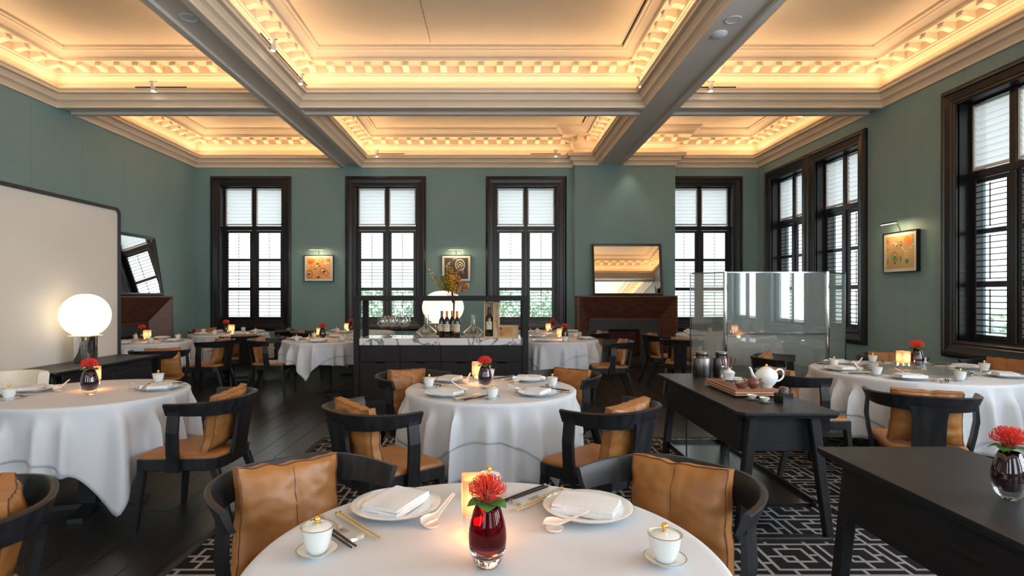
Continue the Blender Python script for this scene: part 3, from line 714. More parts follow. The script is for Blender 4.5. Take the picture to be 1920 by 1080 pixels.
# ------------------------------------------------------------------ wine station
wx0, wx1, wy0, wy1 = -1.775, .445, 7.10, 7.66
ws = thing('wine_station', 'tall dark oak wine station with open frame and marble worktop in the room centre', 'cabinet', (0, 0, 0))
fr = .085
for x in (wx0, wx1-.075):
    obj('frame_post', G().box(x, wy0, 0, x+.075, wy0+.06, 1.325, .003), cab_m, ws); obj('frame_post', G().box(x, wy1-.06, 0, x+.075, wy1, 1.325, .003), cab_m, ws)
obj('top_rail', G().box(wx0, wy0, 1.325, wx1, wy0+.06, 1.39, .003), cab_m, ws); obj('top_rail', G().box(wx0, wy1-.06, 1.325, wx1, wy1, 1.39, .003), cab_m, ws)
obj('side_rail', G().box(wx0, wy0+.06, 1.325, wx0+.06, wy1-.06, 1.39, .003), cab_m, ws); obj('side_rail', G().box(wx1-.06, wy0+.06, 1.325, wx1, wy1-.06, 1.39, .003), cab_m, ws)
obj('side_glass', G().box(wx0+.03, wy0+.06, .85, wx0+.036, wy1-.06, 1.325), glass_thin, ws); obj('side_glass', G().box(wx1-.036, wy0+.06, .85, wx1-.03, wy1-.06, 1.325), glass_thin, ws)
obj('cabinet_body', G().box(wx0+.075, wy0+.03, .08, wx1-.075, wy1-.03, .76), cab_m, ws); obj('plinth', G().box(wx0+.08, wy0+.06, 0, wx1-.08, wy1-.06, .08), blkmat, ws)
obj('marble_worktop', G().box(wx0+.0752, wy0-.004, .762, wx1-.0752, wy1+.004, .85, .004), marble, ws)
n = 4; a0, a1 = wx0+.078, wx1-.078
for k_ in range(n):
    u0 = a0+(a1-a0)*k_/n+.002; u1 = a0+(a1-a0)*(k_+1)/n-.002; m_ = (u0+u1)/2
    d = obj('drawer', G().box(u0, wy0+.01, .555, u1, wy0+.031, .757, .002), cab_m, ws); obj('handle_slot', G().box(m_-.06, wy0+.006, .535, m_+.06, wy0+.0105, .565), void_m, d)
    d = obj('cabinet_door', G().box(u0, wy0+.01, .085, u1, wy0+.031, .549, .002), cab_m, ws); obj('handle_notch', G().box(m_-.06, wy0+.006, .525, m_+.06, wy0+.0105, .549), void_m, d)

def wine_glass():
    t_ = thing('wine_glass', '', 'wine glass')
    obj('bowl', G().lathe([(.005, .105), (.03, .118), (.047, .145), (.05, .17), (.045, .205), (.036, .235), (.0345, .235), (.043, .205), (.048, .17), (.045, .146), (.029, .121), (.001, .110)], 24, caps=False), glass_dec, t_, 60)
    obj('stem', G().lathe([(.0045, .003), (.0042, .05), (.005, .106)], 10), glass_dec, t_, 60)
    obj('foot', G().lathe([(.001, 0), (.038, 0), (.038, .002), (.008, .005), (.001, .006)], 24), glass_dec, t_, 60)
    return t_
D7 = 1050
def X(px, Y): return (px-925)*Y/1050
gl = [(716, 7.32, 'front leftmost'), (723, 7.45, 'second from the left'), (735, 7.34, 'third from the left'), (742.5, 7.46, 'fourth from the left'), (755, 7.33, 'rightmost in the bright front row'), (731, 7.57, 'back left, behind the others'), (762, 7.56, 'back right, dim against the dark window sill')]
for px, Y, s in gl: place('wine_glass', wine_glass, (X(px, Y), Y, .85), 0, 'clear balloon wine glass on the marble worktop, '+s, 'wine glasses on the wine station', 1.16)
def decanter():
    t_ = thing('decanter', '', 'decanter')
    obj('glass_body', G().lathe([(.001, .002), (.06, 0), (.062, .004), (.135, .062), (.137, .068), (.04, .15), (.030, .175), (.030, .28), (.034, .30), (.031, .30), (.027, .28), (.027, .176), (.037, .150), (.131, .067), (.058, .008), (.001, .006)], 32, caps=False), glass_dec, t_, 30)
    return t_
place('decanter', decanter, (X(800, 7.3), 7.3, .85), 0, 'clear diamond-shaped glass decanter in front of the globe lamp')
place('decanter', decanter, (X(888, 7.22), 7.22, .85), 0, 'clear diamond-shaped glass decanter between the bottles and the wine box')
def bottle(cap, body=bottle_m):
    t_ = thing('wine_bottle', '', 'wine bottle')
    obj('glass_body', G().lathe([(.001, 0), (.036, 0), (.038, .004), (.038, .195), (.034, .215), (.018, .245), (.0145, .258), (.0145, .27), (.001, .27)], 24), body, t_, 40)
    obj('capsule', G().lathe([(.0155, .252), (.0158, .322), (.014, .326), (.001, .327)], 16), cap, t_, 40)
    n = 14; rg = [[(.0388*math.cos(-PI/2+(i-n/2)*2.4/n), .0388*math.sin(-PI/2+(i-n/2)*2.4/n), z) for i in range(n+1)] for z in (.075, .165)]
    obj('label', G().loft(rg, caps=False, close=False), paper, t_)
    obj('label_print', G().box(-.012, -.0402, .145, .012, -.039, .150).box(-.018, -.0402, .125, .018, -.039, .128).box(-.015, -.0402, .09, .015, -.039, .092), ink, t_)
    return t_
for px, Y, cap, s in ((828.5, 7.30, 'brown', 'brown-capped wine bottle, leftmost of the four on the marble'), (838, 7.24, 'orange', 'orange-capped wine bottle, second from the left on the marble'),
                      (848, 7.34, 'orange', 'orange-capped wine bottle half hidden behind its neighbours'), (857, 7.20, 'orange', 'orange-capped wine bottle with a red band, rightmost of the four')):
    o = place('bottle_'+cap, (lambda c=cap: bottle(brown_cap if c == 'brown' else orange_cap)), (X(px, Y), Y, .85), 0, s, 'wine bottles on the marble worktop', 1.05)
rb = obj('red_band', G().lathe([(.0387, .058), (.0387, .072)], 20, caps=False), mat('red_band', (.5, .07, .02), .5), o)
# wooden presentation box with a bottle inside
bx_ = thing('wooden_wine_box', 'upright open pale wooden wine box with black lettering on its side', 'box', (X(922, 7.25), 7.25, .85), math.radians(0))
obj('box_shell', G().box(-.10, -.01, 0, -.088, .09, .46).box(.02, -.01, 0, .034, .09, .46).box(-.088, -.01, 0, .02, .09, .012).box(-.088, -.01, .448, .02, .09, .46).box(-.088, .078, .012, .02, .09, .448), pine, bx_)
obj('lid_panel', G().box(.036, -.014, 0, .105, -.004, .455, .001), pine, bx_)
cu = bpy.data.curves.new('lettering', 'FONT'); cu.body = 'LEGRUNYVAN'; cu.size = .052; cu.extrude = .0004; cu.align_x = 'CENTER'; cu.align_y = 'CENTER'; cu.materials.append(ink)
tmp_ = bpy.data.objects.new('tmp', cu); o = bpy.data.objects.new('lettering', bpy.data.meshes.new_from_object(tmp_)); bpy.data.objects.remove(tmp_); bpy.data.curves.remove(cu); col.objects.link(o); o.parent = bx_; o.location = (.068, -.0152, .27); o.rotation_euler = (PI/2, -PI/2, 0)
bb = place('bottle_boxed', lambda: bottle(blk), (X(922, 7.25)-.034, 7.295, .865), 0, 'dark wine bottle lying inside the upright wooden box', None, 1.15)
sb = thing('small_wooden_box', 'low pale wooden box with an ochre front beside the wine box', 'box', (X(953, 7.26), 7.26, .85))
obj('box_body', G().box(-.13, -.04, 0, .13, .05, .155, .002), pine, sb); obj('ochre_face', G().box(-.118, -.0425, .01, .055, -.0405, .142), ochre, sb)
obj('face_print', G().box(-.112, -.0435, .10, -.08, -.0426, .13).box(-.115, -.0435, .06, -.06, -.0426, .066).box(-.115, -.0435, .035, -.06, -.0426, .041).box(.085, -.0415, .12, .095, -.0402, .13), mat('box_print', (.12, .04, .015), .6), sb)
globe_lamp((-.72, 8.02, .70), 'glowing opal globe lamp seen through the wine station behind the bottles', 1.15)
sd_ = thing('side_table', 'small round black side table under the globe lamp behind the wine station', 'side table', (-.72, 8.02, 0))
obj('tabletop', G().lathe([(.001, .67), (.21, .67), (.22, .68), (.22, .70), (.001, .70)], 32), blkmat, sd_)
obj('column', G().lathe([(.03, .01), (.03, .67)], 16), blkmat, sd_); obj('base', G().lathe([(.001, 0), (.17, 0), (.17, .012), (.03, .02)], 32), blkmat, sd_)
# branches
vs = obj('branch_vase', G().lathe([(.001, 0), (.035, 0), (.04, .02), (.04, .12), (.02, .16), (.018, .22), (.014, .22), (.012, .02), (.001, .02)], 20), glass_dec, smooth=40)
vs.location = (X(851, 7.36), 7.36, .85); tag(vs, 'slim clear vase holding the autumn branches on the marble worktop', 'vase')
br = thing('autumn_branches', 'spray of yellow, orange and green autumn leaves above the wine station', 'branches', (X(851, 7.36), 7.36, .87))
g = G(); tips = []
rnd = random.Random(3)
for k_ in range(26):
    a = rnd.uniform(0, 2*PI); sp_ = rnd.uniform(.02, .26); h = rnd.uniform(.70, .98)
    p0 = Vector((0, 0, 0)); p1 = Vector((.01*math.cos(a), .01*math.sin(a), .42)); p2 = Vector((sp_*.6*math.cos(a)-.02, sp_*.4*math.sin(a), .60)); p3 = Vector((sp_*math.cos(a)-.04, sp_*.5*math.sin(a), h-.35*sp_))
    if k_ == 0: p3 = Vector((-.33, -.05, .86)); p2 = Vector((-.17, -.02, .66))
    g.tube([p0, p1, (p1+p2)/2, p2, (p2+p3)/2, p3], [.003, .003, .0025, .002, .0015, .001], 4)
    for q in range(62 if k_ else 14):
        f = rnd.uniform(0, 1); tips.append((p2.lerp(p3, f)+Vector((rnd.gauss(0, .02), rnd.gauss(0, .02), rnd.gauss(0, .02)))))
obj('twigs', g, stem_m, br)
lm = [mat('leaf_yellow', (.62, .42, .05), .5), mat('leaf_orange', (.62, .20, .03), .5), mat('leaf_olive', (.22, .26, .05), .5), mat('leaf_red', (.42, .05, .02), .5)]
gs = [G() for _ in lm]
for p in tips:
    w0 = [3, 2, 2, 1]
    if p.x < -.06: w0 = [2, 1, 5, 0]
    if p.x > .05: w0 = [2, 3, 1, 4]
    k_ = rnd.choices(range(4), w0)[0]; s_ = rnd.uniform(.014, .026)
    a = Vector((rnd.gauss(0, 1), rnd.gauss(0, 1), rnd.gauss(0, 1))).normalized(); b_ = a.orthogonal().normalized()
    gs[k_].add([p-a*s_, p+b_*s_*.5, p+a*s_, p-b_*s_*.5], [(0, 1, 2, 3)])
for g, m_, nm in zip(gs, lm, ('yellow', 'orange', 'olive green', 'red')): obj('leaves', g, m_, br, kind='stuff', label='small '+nm+' leaves')

# ------------------------------------------------------------------ folding glass screen
scr = thing('glass_screen', 'folding three-panel glass screen with chrome edges behind the tea console', 'room divider', (0, 0, 0))
P_ = [(2.33, 6.62), (2.60, 6.28), (3.745, 6.28), (4.16, 6.62)]
def gp(p, q, z0, z1, th, m, nm):
    a = Vector((p[0], p[1], 0)); b_ = Vector((q[0], q[1], 0)); d = (b_-a).normalized(); nrm = Vector((-d.y, d.x, 0))*th/2
    r_ = [a-nrm, b_-nrm, b_+nrm, a+nrm]
    return obj(nm, G().loft([[(v.x, v.y, z) for v in r_] for z in (z0, z1)]), m, scr)
for i in range(3):
    d = (Vector(P_[i+1])-Vector(P_[i])).normalized()*.02; p = Vector(P_[i])+d; q = Vector(P_[i+1])-d
    gp(p, q, .03, 1.645, .010, screen_glass, 'glass_panel')
    gp(p, q, 1.645, 1.66, .014, darkchrome, 'top_edge')
    gp(p, q, .015, .03, .014, darkchrome, 'bottom_edge')
for i, (x, y) in enumerate(P_):
    r_ = .022 if i in (1, 2) else .008
    obj('post', G().lathe([(r_, 0), (r_, 1.662), (.001, 1.664)], 12, cx=x, cy=y), chrome if i in (1, 2) else darkchrome, scr, 40)
gp(Vector(P_[1])+Vector((.02, 0)), Vector(P_[2])-Vector((.02, 0)), .955, .975, .03, darkchrome, 'cross_bar')

# ------------------------------------------------------------------ rug
rg = thing('rug', 'charcoal rug with pale grey Chinese lattice pattern under the centre tables', 'rug', (0, 0, 0))
obj('rug_field', G().box(-1.62, -1.2, 0, 4.5, 5.42, .012), rug_m, rg)
obj('rug_border', G().box(-1.66, -1.24, 0, -1.62, 5.46, .013).box(4.5, -1.24, 0, 4.54, 5.46, .013).box(-1.62, 5.42, 0, 4.5, 5.46, .013).box(-1.62, -1.24, 0, 4.5, -1.2, .013), rubber, rg)
RZ = .012

# ------------------------------------------------------------------ chairs and cushions
def make_chair():
    t_ = thing('dining_chair', '', 'chair')
    # seat frame
    poly = [(-.25, .24), (-.255, .20), (-.225, -.16), (-.20, -.215), (-.12, -.235), (.12, -.235), (.20, -.215), (.225, -.16), (.255, .20), (.25, .24), (.20, .255), (-.20, .255)]
    obj('seat_frame', G().prism(poly, .365, .432, .004), chair_m, t_)
    p2 = [(x*.965, y*.965) for x, y in poly]
    rings = []
    for z, k_ in ((.430, 1), (.440, 1.0), (.452, .985), (.458, .93), (.461, .80), (.462, .5)): rings.append([(x*k_, y*k_, z) for x, y in p2])
    obj('seat', G().loft(rings), leather, t_, 50)
    for s in (-1, 1):
        obj('leg', G().bar((s*.245, .255, 0), (s*.226, .215, .43), .030, .030, .048, .048), chair_m, t_)
        obj('leg', G().bar((s*.215, -.315, 0), (s*.19, -.195, .37), .030, .034, .045, .05), chair_m, t_)
        # side post: flat bowed board
        R = []
        for z, x, y, w_ in ((.36, .252, .02, .075), (.42, .258, .018, .074), (.50, .274, .012, .07), (.60, .288, .005, .068), (.70, .283, .0, .068), (.72, .285, .0, .066), (.74, .2905, 0, .058), (.752, .2925, 0, .03)):
            hx, hy = (.011 if z < .69 else .0085), w_/2
            R.append([(s*(x-hx), y-hy, z), (s*(x+hx), y-hy, z), (s*(x+hx), y+hy, z), (s*(x-hx), y+hy, z)])
        obj('side_post', G().loft(R), chair_m, t_)
    # back splat
    R = []
    for z, y, w_ in ((.37, -.232, .085), (.45, -.246, .083), (.55, -.262, .083), (.64, -.276, .085), (.69, -.284, .092), (.715, -.288, .105)):
        R.append([(-w_, y-.011, z), (w_, y-.011, z), (w_, y+.011, z), (-w_, y+.011, z)])
    obj('back_splat', G().loft(R), chair_m, t_)
    # curved rail, leaning outward
    R = []
    for i in range(41):
        u = i/40; a = PI*u
        cx, sy = math.cos(a), math.sin(a)
        x = .285*(abs(cx)**.72)*(1 if cx > 0 else -1); y = .05-.345*(sy**.80)
        # outward normal approx
        nx_, ny_ = cx, -sy; l = math.hypot(nx_, ny_); nx_ /= l; ny_ /= l
        h = .072+.024*sy; zt = .782-.012*abs(cx)**3; th = .010
        lean = .030+.006*sy
        pts = []
        for dz, off in ((0, 0), (-.006, .008), (-h*.5, -lean*.30+th*.5), (-h, -lean+th), (-h, -lean-th), (-h*.5, -lean*.45-th*1.2), (-.006, -.016), (0, -.012)):
            pts.append((x+nx_*(off+.018), y+ny_*(off+.018), zt+dz))
        R.append(pts)
    obj('back_rail', G().loft(R), chair_m, t_, 50)
    return t_
def make_cushion(seed=1):
    t_ = thing('cushion', '', 'cushion')
    w_, h, th = .188, .170, .050; n = 24
    g = G(); rnd = random.Random(seed)
    def P(u, v, side):
        q = th*(1-abs(u)**2.6)**.65*(1-abs(v)**2.6)**.65
        pinch = 1-.05*(1-abs(u)**2)*(abs(v)**6)
        pinch2 = 1-.06*(1-abs(v)**2)*(abs(u)**6)
        ed = max(abs(u), abs(v)); 
        x = u*w_*pinch2*(1-.03*v)+.006*mnoise.noise(Vector((v*3, seed*5, u))); z = v*h*pinch+.009*mnoise.noise(Vector((u*3.5, seed*2, v)))*abs(v)
        wr = mnoise.noise(Vector((u*1.6+seed, v*2.6, side*3)))*.013+mnoise.noise(Vector((u*4+v*3+seed*3, v*7-u*2, side)))*.005+abs(mnoise.noise(Vector((u*5-v*4, v*6+seed, side*2))))*-.009
        crease = -.007*math.exp(-(u/.05)**2)*(1-v**4)
        gather = .006*math.sin(u*19+seed)*abs(v)**5+.005*math.sin(v*17+seed)*abs(u)**5
        yy = side*(q+.019+(wr+crease)*min(1, 5*(1-ed))+gather*min(1, 8*(1-ed)+.2))+.012*mnoise.noise(Vector((u*1.5, v*1.5, seed)))
        return (x, yy, z)
    N_ = n
    for side in (-1, 1):
        vs = [P(-1+2*i/N_, -1+2*j/N_, side) for j in range(N_+1) for i in range(N_+1)]
        fs = [(j*(N_+1)+i, j*(N_+1)+i+1, (j+1)*(N_+1)+i+1, (j+1)*(N_+1)+i) for j in range(N_) for i in range(N_)]
        g.add(vs, fs)
    # rim
    loop = [(-1+2*i/N_, -1) for i in range(N_)]+[(1, -1+2*i/N_) for i in range(N_)]+[(1-2*i/N_, 1) for i in range(N_)]+[(-1, 1-2*i/N_) for i in range(N_)]
    g.loft([[P(u, v, -1) for u, v in loop], [P(u, v, 1) for u, v in loop]], caps=False)
    obj('leather_cover', g, leather, t_, 60)
    pg = G()
    for side in (-1, 1):
        L_ = [Vector(P(u*.985, v*.985, side))+Vector((0, side*.001, 0)) for u, v in loop]; L_.append(L_[0]); pg.tube(L_, .0016, 4)
    pg.tube([Vector(P(0, v/10, 1))+Vector((0, .0005, 0)) for v in range(-9, 10)], .0013, 4)
    obj('piping', pg, stitch_m, t_, kind=None)
    return t_
CH = []
def chair(x, y, ang, clabel, zlab, cush=True, z=0, roll=0, lean=-.17, seed=1, group='black dining chairs with tan leather seats', dx=0):
    """ang = direction faced (degrees, 0=+X)"""
    rz = math.radians(ang)-PI/2
    place('dining_chair', make_chair, (x, y, z), rz, clabel, group)
    if cush:
        M = Matrix.Rotation(rz, 4, 'Z')
        p = Vector((x, y, z))+M @ Vector((dx, -.162, .636))
        o = place('cushion%d' % seed, lambda: make_cushion(seed), p, rz, zlab, 'tan leather cushions on the dining chairs')
        o.rotation_mode = 'XYZ'
        o.matrix_world = Matrix.Translation(p) @ M @ Matrix.Rotation(-lean, 4, 'X') @ Matrix.Rotation(roll, 4, 'Y')
A = lambda dx_, dy_: math.degrees(math.atan2(dy_, dx_))
CHAIRS = [
 (-.60, 1.85, A(.72, -.69), 'at the back left of the nearest round table', RZ, -.06, 2, .0),
 (.545, 1.83, A(-.72, -.69), 'at the back right of the nearest round table', RZ, .05, 3, .02),
 (-.62, 3.16, A(.72, .69), 'at the front left of the middle round table', RZ, .04, 2, 0),
 (.615, 3.20, A(-.68, .73), 'at the front right of the middle round table', RZ, -.05, 3, 0),
 (-.57, 4.28, A(.76, -.65), 'at the back left of the middle round table', RZ, -.06, 1, -.03),
 (.50, 4.33, A(-.77, -.64), 'at the back right of the middle round table', RZ, .03, 3, .02),
 (-1.845, 3.53, 178, 'at the right side of the near left table', 0, -.06, 2, 0),
 (-1.67, 1.63, A(-.8, -.6), 'cut off at the bottom left corner', 0, .03, 1, 0),
 (-3.85, 6.47, A(-.25, .97), 'beyond the left console, seen from behind', 0, 0, 1, .08),
 (-3.93, 7.75, 180, 'between the two far left tables, facing left', 0, .05, 2, 0),
 (-3.90, 8.66, A(-.6, .8), 'in front of the farthest left table', 0, 0, 3, 0),
 (-3.13, 7.92, 3, 'at the left of the table beside the wine station', 0, .05, 1, 0),
 (-3.82, 9.92, A(-.9, -.35), 'at the back right of the farthest left table', 0, 0, 2, 0),
 (-5.12, 10.02, A(.5, -.8), 'behind the farthest left table by the window', 0, .06, 3, 0),
 (-3.12, 9.55, 2, 'at the left of the table behind the wine station', 0, -.05, 1, 0),
 (1.58, 7.62, 180, 'at the right of the table right of the wine station', 0, .06, 2, 0),
 (1.62, 9.40, 182, 'in front of the right fireplace, facing left', 0, 0, 3, 0),
 (2.67, 8.80, 3, 'left of the table behind the glass screen, farther one', 0, -.05, 1, 0),
 (2.70, 8.00, A(.42, .9), 'at the front of the table behind the glass screen', 0, 0, 2, .05),
 (2.96, 5.68, A(.8, -.6), 'in front of the glass screen at the right table', 0, .08, 3, 0),
 (2.45, 4.47, 5, 'at the left of the right table, behind the tea console', RZ, 0, 1, 0),
 (2.755, 3.62, A(.46, .89), 'at the front of the right table, seen from behind', RZ, 0, 3, 0),
 (4.72, 5.22, A(-.9, -.4), 'at the right edge of the picture against the right wall', 0, 0, 2, 0),
 (4.10, 5.77, A(-.45, -.9), 'behind the right table under the jewel print', 0, .03, 1, 0),
 (4.07, 3.74, A(-.55, .83), 'cut off at the right edge beside the front console', RZ, 0, 2, 0),
]
for x_, y_, a_, w_, z_, ro, sd, dx_ in CHAIRS:
    chair(x_, y_, a_, 'black bow-backed dining chair '+w_, ('tan cushion on the chair '+w_).replace('the glass screen, farther one', 'the screen'), z=z_, roll=ro, seed=sd, dx=dx_)

def armchair():
    t_ = thing('armchair', '', 'armchair')
    R = []
    for z, k_ in ((.40, .0), (.78, .05), (.80, .045)): pass
    # curved upholstered tub back
    g = G(); rings = []
    for i in range(25):
        a = PI*(-.08+1.16*i/24); c_, s_ = math.cos(a), math.sin(a)
        x, y = .29*(abs(c_)**.6)*(1 if c_ > 0 else -1), .02-.27*(abs(s_)**.7)*(1 if s_ > 0 else -.2)
        nx_, ny_ = c_, -s_
        h1 = .80
        pr = [(.34, -.01, -.03), (.34, .02, 0), (.60, .035, 0), (h1-.02, .05, 0), (h1, .04, 0), (h1, -.01, 0), (h1-.02, -.02, 0), (.60, -.03, 0)]
        rings.append([(x+nx_*o_2, y+ny_*o_2, z) for z, o_2, _ in pr])
    g.loft(rings); obj('upholstered_back', g, cream, t_, 50)
    obj('seat_cushion', G().box(-.27, -.22, .34, .27, .27, .47, .03), cream, t_, 50)
    for s in (-1, 1):
        for y in (-.2, .22): obj('leg', G().bar((s*.25, y*1.1, 0), (s*.23, y, .345), .028, .028, .04, .04), chair_m, t_)
    return t_
place('armchair', armchair, (-3.73, 4.17, 0), math.radians(-35)-PI/2, 'cream upholstered armchair behind the near left table at the left edge', 'cream armchairs')
place('armchair', armchair, (-1.60, 7.98, 0), math.radians(165)-PI/2, 'cream upholstered armchair half hidden behind the wine station', 'cream armchairs')

# ------------------------------------------------------------------ tables and cloths
def cloth(cx, cy, R, a, rot, seed, label, group, zt=.755, corner_max=.66, roff=0.0, amp=.125, nf=13, name='tablecloth', roundd=None, top=True, z0=0):
    rnd = random.Random(seed); NT_ = 264
    ph = [rnd.uniform(0, 2*PI) for _ in range(4)]; ks = [nf, nf+7, nf-5, nf+13]; am = [1, .5, .7, .35]
    nf_ = int(19*R/.58); FO = [(2*PI*(i+rnd.uniform(-.38, .38))/nf_, rnd.uniform(.032, .08)*.58/R, rnd.uniform(.55, 1.0), rnd.uniform(.0, .05)) for i in range(nf_)]
    def fold(th, d):
        t_ = 0
        for c, w_, a_, s0 in FO:
            q = (th-c+PI) % (2*PI)-PI
            w2 = w_*(.8+1.1*d)
            if abs(q) < 3*w2: t_ += a_*math.exp(-(q/w2)**2)*min(1, max(0, (d-s0)/.11))
        return t_-.30
    def drop(th):
        if roundd: return roundd+.012*math.sin(3*th+ph[0])
        t_ = (th-rot+PI/4) % (PI/2)-PI/4
        return min(a/math.cos(t_)-R, corner_max)
    g = G(); rings = []
    if top:
        for r_ in (.02, .3, .6, .85, .95):
            rings.append([(cx+R*r_*math.cos(2*PI*i/NT_), cy+R*r_*math.sin(2*PI*i/NT_), zt) for i in range(NT_)])
    rr = [(R-.012, zt), (R-.004, zt-.003), (R+.003, zt-.010)] if top else [(R-.004, zt-.012)]
    for r_, z in rr: rings.append([(cx+(r_+roff)*math.cos(2*PI*i/NT_), cy+(r_+roff)*math.sin(2*PI*i/NT_), z) for i in range(NT_)])
    M_ = 16
    for j in range(1, M_+1):
        f = j/M_; ring = []
        for i in range(NT_):
            th = 2*PI*i/NT_; D_ = drop(th); d = .010+(D_-.010)*f
            A_ = amp*(1-math.exp(-d/.15)); F = fold(th, d)
            r_ = R+.004+roff+.040*(1-math.exp(-d/.25))+A_*F+max(0, D_-.42)*.10*f
            ring.append((cx+r_*math.cos(th), cy+r_*math.sin(th), zt-d))
        rings.append(ring)
    g.loft(rings, caps=False)
    if top: g.f.append(tuple(range(NT_)))
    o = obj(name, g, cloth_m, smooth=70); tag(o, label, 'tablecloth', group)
    sd = o.modifiers.new('thickness', 'SOLIDIFY'); sd.thickness = .0015
    return o
def table(cx, cy, R, label, z0=0):
    t_ = thing('round_table', label, 'table', (cx, cy, z0))
    obj('tabletop', G().lathe([(.001, .71), (R-.02, .71), (R-.008, .72), (R-.008, .744-z0*1.0), (.001, .744-z0*1.0)], 48), chair_m, t_)
    obj('column', G().box(-.055, -.055, .03, .055, .055, .71, .004), blkmat, t_)
    a = math.radians(20)
    for k_ in range(2):
        c_, s_ = math.cos(a+k_*PI/2), math.sin(a+k_*PI/2)
        vs = []
        for z in (0, .03):
            for u, v in ((-.33, -.04), (.33, -.04), (.33, .04), (-.33, .04)): vs.append((u*c_-v*s_, u*s_+v*c_, z+k_*.001))
        obj('base_bar', G().add(vs, [(0, 3, 2, 1), (4, 5, 6, 7), (0, 1, 5, 4), (1, 2, 6, 5), (2, 3, 7, 6), (3, 0, 4, 7)]), blkmat, t_)
TB = {  # cx, cy, R, overlay a, rot, under drop, seed, name, floor z
 'near': (-.016, 1.37, .575, .80, .3, .50, 11, 'nearest table', RZ),
 'mid': (-.017, 3.89, .585, .81, math.radians(268), .47, 5, 'middle round table', RZ),
 'left': (-2.67, 3.73, .575, .87, 0.0, .395, 8, 'near left table', 0),
 'right': (3.55, 4.75, .76, 1.06, math.radians(20), .48, 21, 'right round table', RZ),
 'farA': (-4.42, 9.38, .62, .83, .2, .42, 31, 'farthest left table', 0),
 'farB': (-4.87, 7.78, .60, .84, .5, .40, 32, 'table before the left fireplace', 0),
 'farC': (-2.40, 8.10, .62, .80, .62, .30, 33, 'table left of the wine station', 0),
 'farD': (-2.35, 9.85, .60, .80, .3, .42, 34, 'table behind the wine station', 0),
 'farE': (.90, 8.15, .62, .80, .5, .46, 35, 'table right of the wine station', 0),
 'farF': (.93, 9.75, .60, .80, .3, .42, 36, 'table nearest the right fireplace', 0),
 'farG': (3.78, 9.15, .76, 1.0, .3, .42, 37, 'table behind the glass screen', 0),
}
for k_, (cx, cy, R, a, rot, ud, sd, nm, fz) in TB.items():
    table(cx, cy, R, 'black pedestal table under white cloths, the '+nm, fz)
    cloth(cx, cy, R, a, rot, sd, 'white overlay tablecloth on the '+nm, 'white tablecloths', corner_max=.64)
    cloth(cx, cy, R, a, rot, sd, 'longer white undercloth below the overlay on the '+nm, 'white undercloths', roff=-.009, roundd=ud, name='undercloth', top=False, zt=.752)

# ------------------------------------------------------------------ tableware
def plate():
    t_ = thing('plate', '', 'plate')
    obj('dish', G().lathe([(.001, .004), (.055, .004), (.058, 0), (.062, .001), (.065, .007), (.10, .013), (.130, .021), (.133, .024), (.131, .0255), (.10, .018), (.08, .0125), (.06, .011), (.001, .011)], 56, caps=False), porc, t_, 60)
    obj('rim_line', G().lathe([(.1322, .0248), (.1334, .0244), (.1334, .0236)], 56, caps=False), silver, t_)
    return t_
def napkin(seed=1):
    t_ = thing('napkin', '', 'napkin')
    g = G(); w_, h = .062, .092
    for lay in range(3):
        z0 = .0115+lay*.0085; s_ = 1-.02*lay
        n, m_ = 8, 6; rings = []
        pr = []
        for i in range(n+1): pr.append((-h*s_+2*h*s_*i/n, .0085))
        ring_all = []
        for jx in range(m_+1):
            x = (-w_+2*w_*jx/m_)*s_; ring = []
            for i in range(n+1):
                y = (-h+2*h*i/n)*s_; z = z0+.0078+.003*mnoise.noise(Vector((x*20+seed, y*16, lay)))+.004*math.cos(y*14)
                ring.append((x, y, z))
            for i in range(n, -1, -1):
                y = (-h+2*h*i/n)*s_; ring.append((x, y, z0+.002*math.cos(y*14)+.0005))
            ring_all.append(ring)
        g.loft(ring_all)
    obj('folded_cloth', g, napkin_m, t_, 50)
    return t_
def gaiwan():
    t_ = thing('lidded_cup', '', 'cup')
    obj('saucer', G().lathe([(.001, .002), (.022, .002), (.024, 0), (.026, .004), (.048, .014), (.050, .0165), (.048, .017), (.024, .007), (.001, .006)], 40, caps=False), porc, t_, 60)
    obj('cup', G().lathe([(.001, .010), (.018, .010), (.0195, .007), (.0215, .009), (.028, .022), (.034, .040), (.0375, .062), (.0405, .0705), (.039, .071), (.036, .062), (.031, .040), (.001, .016)], 40, caps=False), porc, t_, 60)
    obj('lid', G().lathe([(.0378, .0672), (.0374, .0690), (.030, .0722), (.016, .0752), (.001, .0765)], 40, caps=False), porc, t_, 60)
    obj('gilt_rim', G().lathe([(.0406, .0703), (.0412, .0716), (.0400, .0722), (.0392, .0712)], 40, caps=False), gilt, t_, 60)
    obj('saucer_rim', G().lathe([(.0495, .0160), (.0508, .0170), (.0492, .0178)], 40, caps=False), gilt, t_, 60)
    obj('knob', G().lathe([(q, z-.007) for q, z in ((.0045, .082), (.0035, .086), (.006, .089), (.0085, .094), (.0085, .098), (.006, .1025), (.001, .104))], 16, caps=False), gold, t_, 60)
    return t_
def chopstick(m, tip):
    t_ = thing('chopstick', '', 'chopstick')
    obj('shaft', G().loft([[(u*r_, y, .010+v*r_) for u, v in ((-1, -1), (1, -1), (1, 1), (-1, 1))] for y, r_ in ((-.115, .0031), (-.05, .0029), (.115, .0019))]), m, t_)
    obj('end_cap', G().loft([[(u*.0034, y, .010+v*.0034) for u, v in ((-1, -1), (1, -1), (1, 1), (-1, 1))] for y in (-.118, -.108)]), tip, t_)
    return t_
